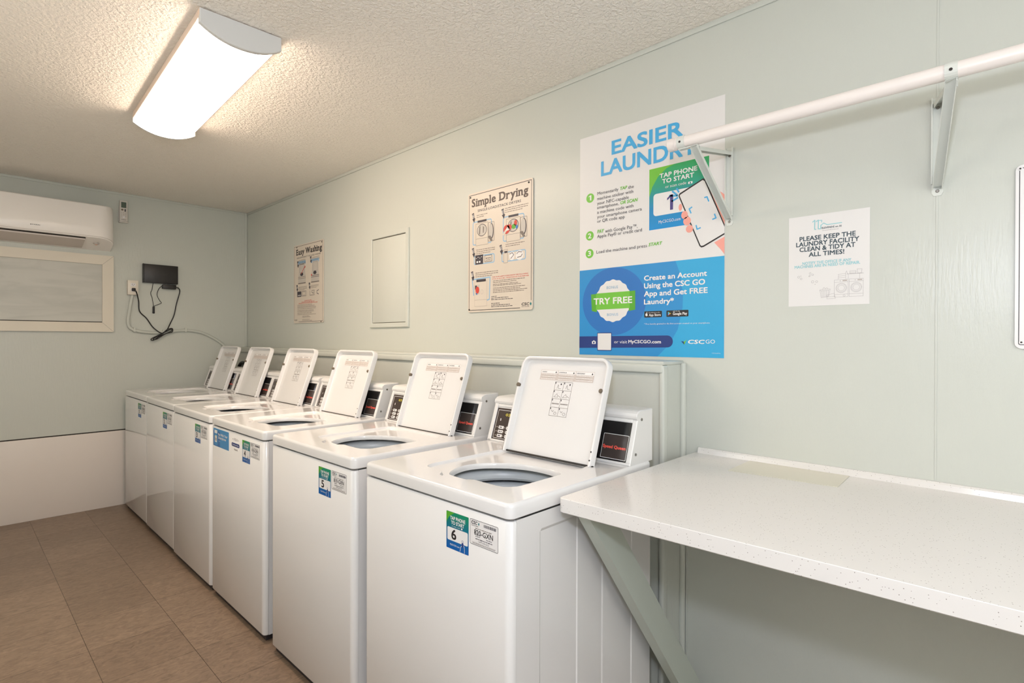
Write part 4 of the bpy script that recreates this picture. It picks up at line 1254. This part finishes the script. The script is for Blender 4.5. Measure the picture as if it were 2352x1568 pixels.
    s.line([(0.010, 1.445), (0.010, 2.017), (0.472, 2.017), (0.472, 1.434), (0.085, 1.434)], 0.0028, 'k', 1)
    serif_title(s, 'Easy Washing', 0.046, 1.9495, 0.4119, 0.0433, 'black', 2)
    s.text('HIGH-EFFICIENCY TOP LOAD WASHER', 0.0548, 1.9214, 0.3868, 0.0110, 'k', 2, 0.01)
    def aw(u, v, n):
        s.poly([(u - 0.012, v + 0.034), (u + 0.010, v + 0.036), (u + 0.012, v + 0.006), (u + 0.020, v + 0.004), (u + 0.006, v - 0.018), (u - 0.010, v + 0.002), (u - 0.004, v + 0.004)], 'k', 2)
        s.text(str(n), u - 0.002, v + 0.008, 0.009, 0.014, 'w', 3, 0.03)
    aw(0.070, 1.868, 1); aw(0.285, 1.885, 2); aw(0.058, 1.685, 3); aw(0.265, 1.690, 4)
    def washer(u, v, k):
        s.rect(u - 0.006, u + 0.124, v + 0.128, v + 0.156, 'framehue', 1, 0.006)
        s.poly([(u + 0.010, v + 0.060), (u + 0.118, v + 0.060), (u + 0.112, v + 0.138), (u + 0.018, v + 0.138)], 'silver', 2)
        s.frame(u + 0.026, u + 0.100, v + 0.064, v + 0.132, 0.002, 'grey', 3, 0.006)
        s.poly([(u, v + 0.034), (u + 0.126, v + 0.034), (u + 0.118, v + 0.064), (u + 0.010, v + 0.064)], 'silver', 3)
        s.disc(u + 0.060, v + 0.052, 0.026, 0.013, 'k', 4, 20)
        s.rect(u, u + 0.126, v + 0.020, v + 0.034, 'k' if k else 'grey', 3); s.rect(u, u + 0.126, v + 0.024, v + 0.030, 'signface', 4)
        s.rect(u, u + 0.126, v - 0.020, v + 0.020, 'silver', 2); s.rect(u, u + 0.126, v - 0.020, v - 0.012, 'grey', 3)
    washer(0.078, 1.745, 0); washer(0.292, 1.742, 1)
    s.line([(0.130, 1.802), (0.185, 1.850)], 0.006, 'red', 5); s.poly([(0.185, 1.838), (0.190, 1.862), (0.202, 1.850)], 'red', 5); s.disc(0.300, 1.780, 0.008, 0.008, 'red', 5, 14)
    s.rect(0.062, 0.132, 1.626, 1.668, 'k', 2); s.frame(0.140, 0.212, 1.628, 1.668, 0.003, 'k', 2, 0.004); s.frame(0.152, 0.200, 1.636, 1.660, 0.002, 'grey', 3)
    for k in range(3): s.rect(0.074 + k * 0.018, 0.084 + k * 0.018, 1.634, 1.642, 'w', 3)
    s.line([(0.272, 1.664), (0.272, 1.630), (0.344, 1.630), (0.344, 1.664), (0.300, 1.664)], 0.004, 'grey', 2); s.line([(0.300, 1.655), (0.330, 1.640), (0.330, 1.655)], 0.004, 'k', 3); s.line([(0.412, 1.664), (0.384, 1.656), (0.384, 1.640), (0.410, 1.632)], 0.005, 'k', 2)
    for (u, v, w, n) in ((0.090, 1.905, 0.11, 5), (0.308, 1.908, 0.12, 4), (0.082, 1.700, 0.14, 4), (0.290, 1.700, 0.12, 3)):
        for j in range(n): s.greek(u, v - j * 0.0085, w * (1.0 if j < n - 1 else 0.75), 0.0042, 'greek', 2)
    for (u, v, w) in ((.1846, 1.5917, .1176), (.1363, 1.5816, .2117), (.0872, 1.5727, .3058)): s.greek(u, v, w, 0.0062, 'redgreek', 2)
    for v in (1.561, 1.5512, 1.5419, 1.5309, 1.5183, 1.509, 1.4982, 1.4872): s.greek(0.065, v, R.uniform(0.22, 0.32), 0.0048, 'greek', 2)
    for v in (1.4744, 1.4662, 1.4498, 1.44): s.greek(0.149, v, R.uniform(0.10, 0.17), 0.0046, 'greek', 2)
    s.text('CSC', 0.018, 1.442, 0.044, 0.011, 'black', 2, 0.03, True)
    s.build('sign_plate', root, None, False)
    for (u, v) in ((0.0545, 2.0107), (0.4577, 2.0075), (0.4489, 1.4300)):
        b = MB(); b.lathe([(0.0048, 0.0), (0.0048, -0.0016), (0.003, -0.0026)], (-0.0064, 4.170 - u, v), 'hole', 12, 'x'); b.build('sign_screw', root)
    # edge of a bordered sign at the right
    root = empty('bordered_sign', (0, -0.20, 1.284), 'white sign with a thin black border above the countertop, at the photo\'s right edge', 'sign')
    s = right_wall_sheet(0.0262, -0.0065)
    s.slab(0, 0.452, 1.284, 1.750, 0.0045, 'white', 0.014)
    s.frame(0.0068, 0.445, 1.2935, 1.7425, 0.0016, 'black', 1, 0.004)
    s.build('sign_plate', root, None, False)
    for (u, v) in ((0.0085, 1.7405), (0.0125, 1.3005)):
        b = MB(); b.lathe([(0.0046, 0.0), (0.0046, -0.0016), (0.003, -0.0020)], (-0.0064, 0.0262 - u, v), 'white', 14, 'x'); b.lathe([(0.0022, -0.0018), (0.0022, -0.0024)], (-0.0064, 0.0262 - u, v), 'hole', 12, 'x'); b.build('sign_rivet', root)

def build_notice():
    s = right_wall_sheet(0.564, -0.0010)
    s.slab(0, 0.2225, 1.4125, 1.6985, 0.0008, 'paper')
    A = 'aqua'
    s.line([(0.0692, 1.6765), (0.0755, 1.6815), (0.0750, 1.6529), (0.0786, 1.6524)], 0.0026, A, 1)
    s.line([(0.0793, 1.6765), (0.0856, 1.6805), (0.0851, 1.6532), (0.0920, 1.6524), (0.0928, 1.6643)], 0.0026, A, 1)
    s.line([(0.0881, 1.6789), (0.0949, 1.6786), (0.0943, 1.6727)], 0.0022, A, 1)
    s.line([(0.0928, 1.6635), (0.1005, 1.6691), (0.1098, 1.6629), (0.1495, 1.6636)], 0.0024, A, 1)
    for row in [('PLEASE KEEP THE', 0.0316, 1.6194, 0.1549, 0.0143, 'b slate'), ('LAUNDRY FACILITY', 0.0218, 1.6022, 0.174, 0.0143, 'b slate'), ('CLEAN & TIDY AT', 0.0317, 1.5856, 0.1541, 0.0143, 'b slate'), ('ALL TIMES!', 0.0586, 1.568, 0.0982, 0.0141, 'b slate'),
                ('NOTIFY THE OFFICE IF ANY', 0.0404, 1.5438, 0.135, 0.0089, 'b aqua'), ('MACHINES ARE IN NEED OF REPAIR.', 0.0175, 1.5337, 0.1809, 0.009, 'b aqua'), ('ELEVENDE on 35', 0.095, 1.6514, 0.0546, 0.0055, 'b slate')]:
        styled(s, row, 0.0, 2)
    s.greek(0.096, 1.6455, 0.045, 0.0016, 'line', 1)
    t, L = 0.0006, 'line'
    for u0 in (0.1304, 0.1698):
        s.frame(u0, u0 + 0.0371, 1.4366, 1.4899, t, L, 1); s.line([(u0, 1.4820), (u0 + 0.0371, 1.4820)], t, L, 1); s.line([(u0, 1.4450), (u0 + 0.0371, 1.4450)], t, L, 1)
        for r in (0.0148, 0.0125, 0.0090): s.oring(u0 + 0.0188, 1.4640, r, r, t, L, 1)
        s.rect(u0 + 0.022, u0 + 0.034, 1.4845, 1.4880, 'ltgrey', 1); s.oring(u0 + 0.016, 1.4860, 0.0014, 0.0014, t, L, 1, 10)
    s.oring(0.157, 1.4405, 0.003, 0.003, t, L, 1, 14)
    s.line([(0.0907, 1.4614), (0.0948, 1.4368), (0.1154, 1.4409), (0.1193, 1.4631), (0.0907, 1.4614), (0.0930, 1.4580), (0.1170, 1.4590)], t, L, 1)
    for k in range(5): s.line([(0.096 + k * 0.0045, 1.4585), (0.0975 + k * 0.004, 1.4380)], t, L, 1)
    s.line([(0.098, 1.4625), (0.102, 1.4690), (0.106, 1.4640), (0.110, 1.4675), (0.114, 1.4628)], t, L, 1)
    s.line([(0.1102, 1.4447), (0.1300, 1.4488), (0.1337, 1.4331), (0.1103, 1.4326), (0.1102, 1.4447)], t, L, 1); s.line([(0.111, 1.4390), (0.133, 1.4390)], t, L, 1)
    for k in range(3): s.line([(0.1408 + k * 0.001, 1.4910 + k * 0.0055), (0.1408, 1.4950 + k * 0.0055), (0.1600, 1.4965 + k * 0.0055), (0.1616, 1.4910 + k * 0.0055)], t, L, 1)
    s.line([(0.1640, 1.5055), (0.2068, 1.5050)], 0.0010, L, 1); s.line([(0.1674, 1.5055), (0.1676, 1.4905)], t, L, 1); s.line([(0.197, 1.5055), (0.197, 1.4905)], t, L, 1)
    s.frame(0.1717, 0.1876, 1.5060, 1.5146, t, L, 1); s.line([(0.1717, 1.5100), (0.1876, 1.5100)], t, L, 1)
    s.line([(0.1905, 1.5186), (0.1920, 1.5060), (0.2020, 1.5060), (0.2033, 1.5180), (0.1905, 1.5186)], t, L, 1); s.line([(0.160, 1.5060), (0.163, 1.5150), (0.166, 1.5060)], t, L, 1)
    for (u, v, r) in ((0.0298, 1.5060, 0.0034), (0.0370, 1.5000, 0.003), (0.0360, 1.5090, 0.0012), (0.0630, 1.5155, 0.003), (0.0700, 1.5106, 0.003), (0.0600, 1.5060, 0.0014), (0.0701, 1.4882, 0.004), (0.0815, 1.4880, 0.0034), (0.0771, 1.4800, 0.0012), (0.062, 1.5080, 0.0022)):
        s.oring(u, v, r, r, 0.0007, L, 1, 16)
    o = s.build('tidy_notice', None, Vector((-0.001, 0.452, 1.4125)), False)
    tag(o, 'white paper notice reading PLEASE KEEP THE LAUNDRY FACILITY CLEAN taped to the wall', 'notice')

def build_access_panel():
    root = empty('access_panel', (0, 2.853, 1.374), 'painted-over rectangular access panel in the wall between the two instruction signs', 'access panel')
    y0, y1, z0, z1 = 2.641, 3.064, 1.374, 1.964
    b = MB()
    def fr(i, x): return [(x, p[0], p[1]) for p in rrect(y0 + i, y1 - i, z0 + i, z1 - i, 0.002, 2)]
    b.loft([fr(0, 0.0), fr(0.001, -0.008), fr(0.004, -0.013), fr(0.026, -0.013), fr(0.029, -0.010), fr(0.0295, -0.0005)], 'wall', False, False, smooth=False)
    b.build('panel_frame', root)
    b = MB()
    b.box(-0.009, -0.0005, y0 + 0.0325, y1 - 0.0325, z0 + 0.0325, z1 - 0.034, 'wall', 0.002)
    b.build('panel_door', root)
    b = MB(); b.box(-0.003, -0.0005, y0 + 0.0298, y1 - 0.0298, z0 + 0.0298, z1 - 0.0298, 'bumper'); b.build('panel_gap', root)

build_room()
build_light()
build_washers()
build_counter()
build_rail()
build_aircon()
build_network()
build_poster()
build_signs()
build_notice()
build_access_panel()
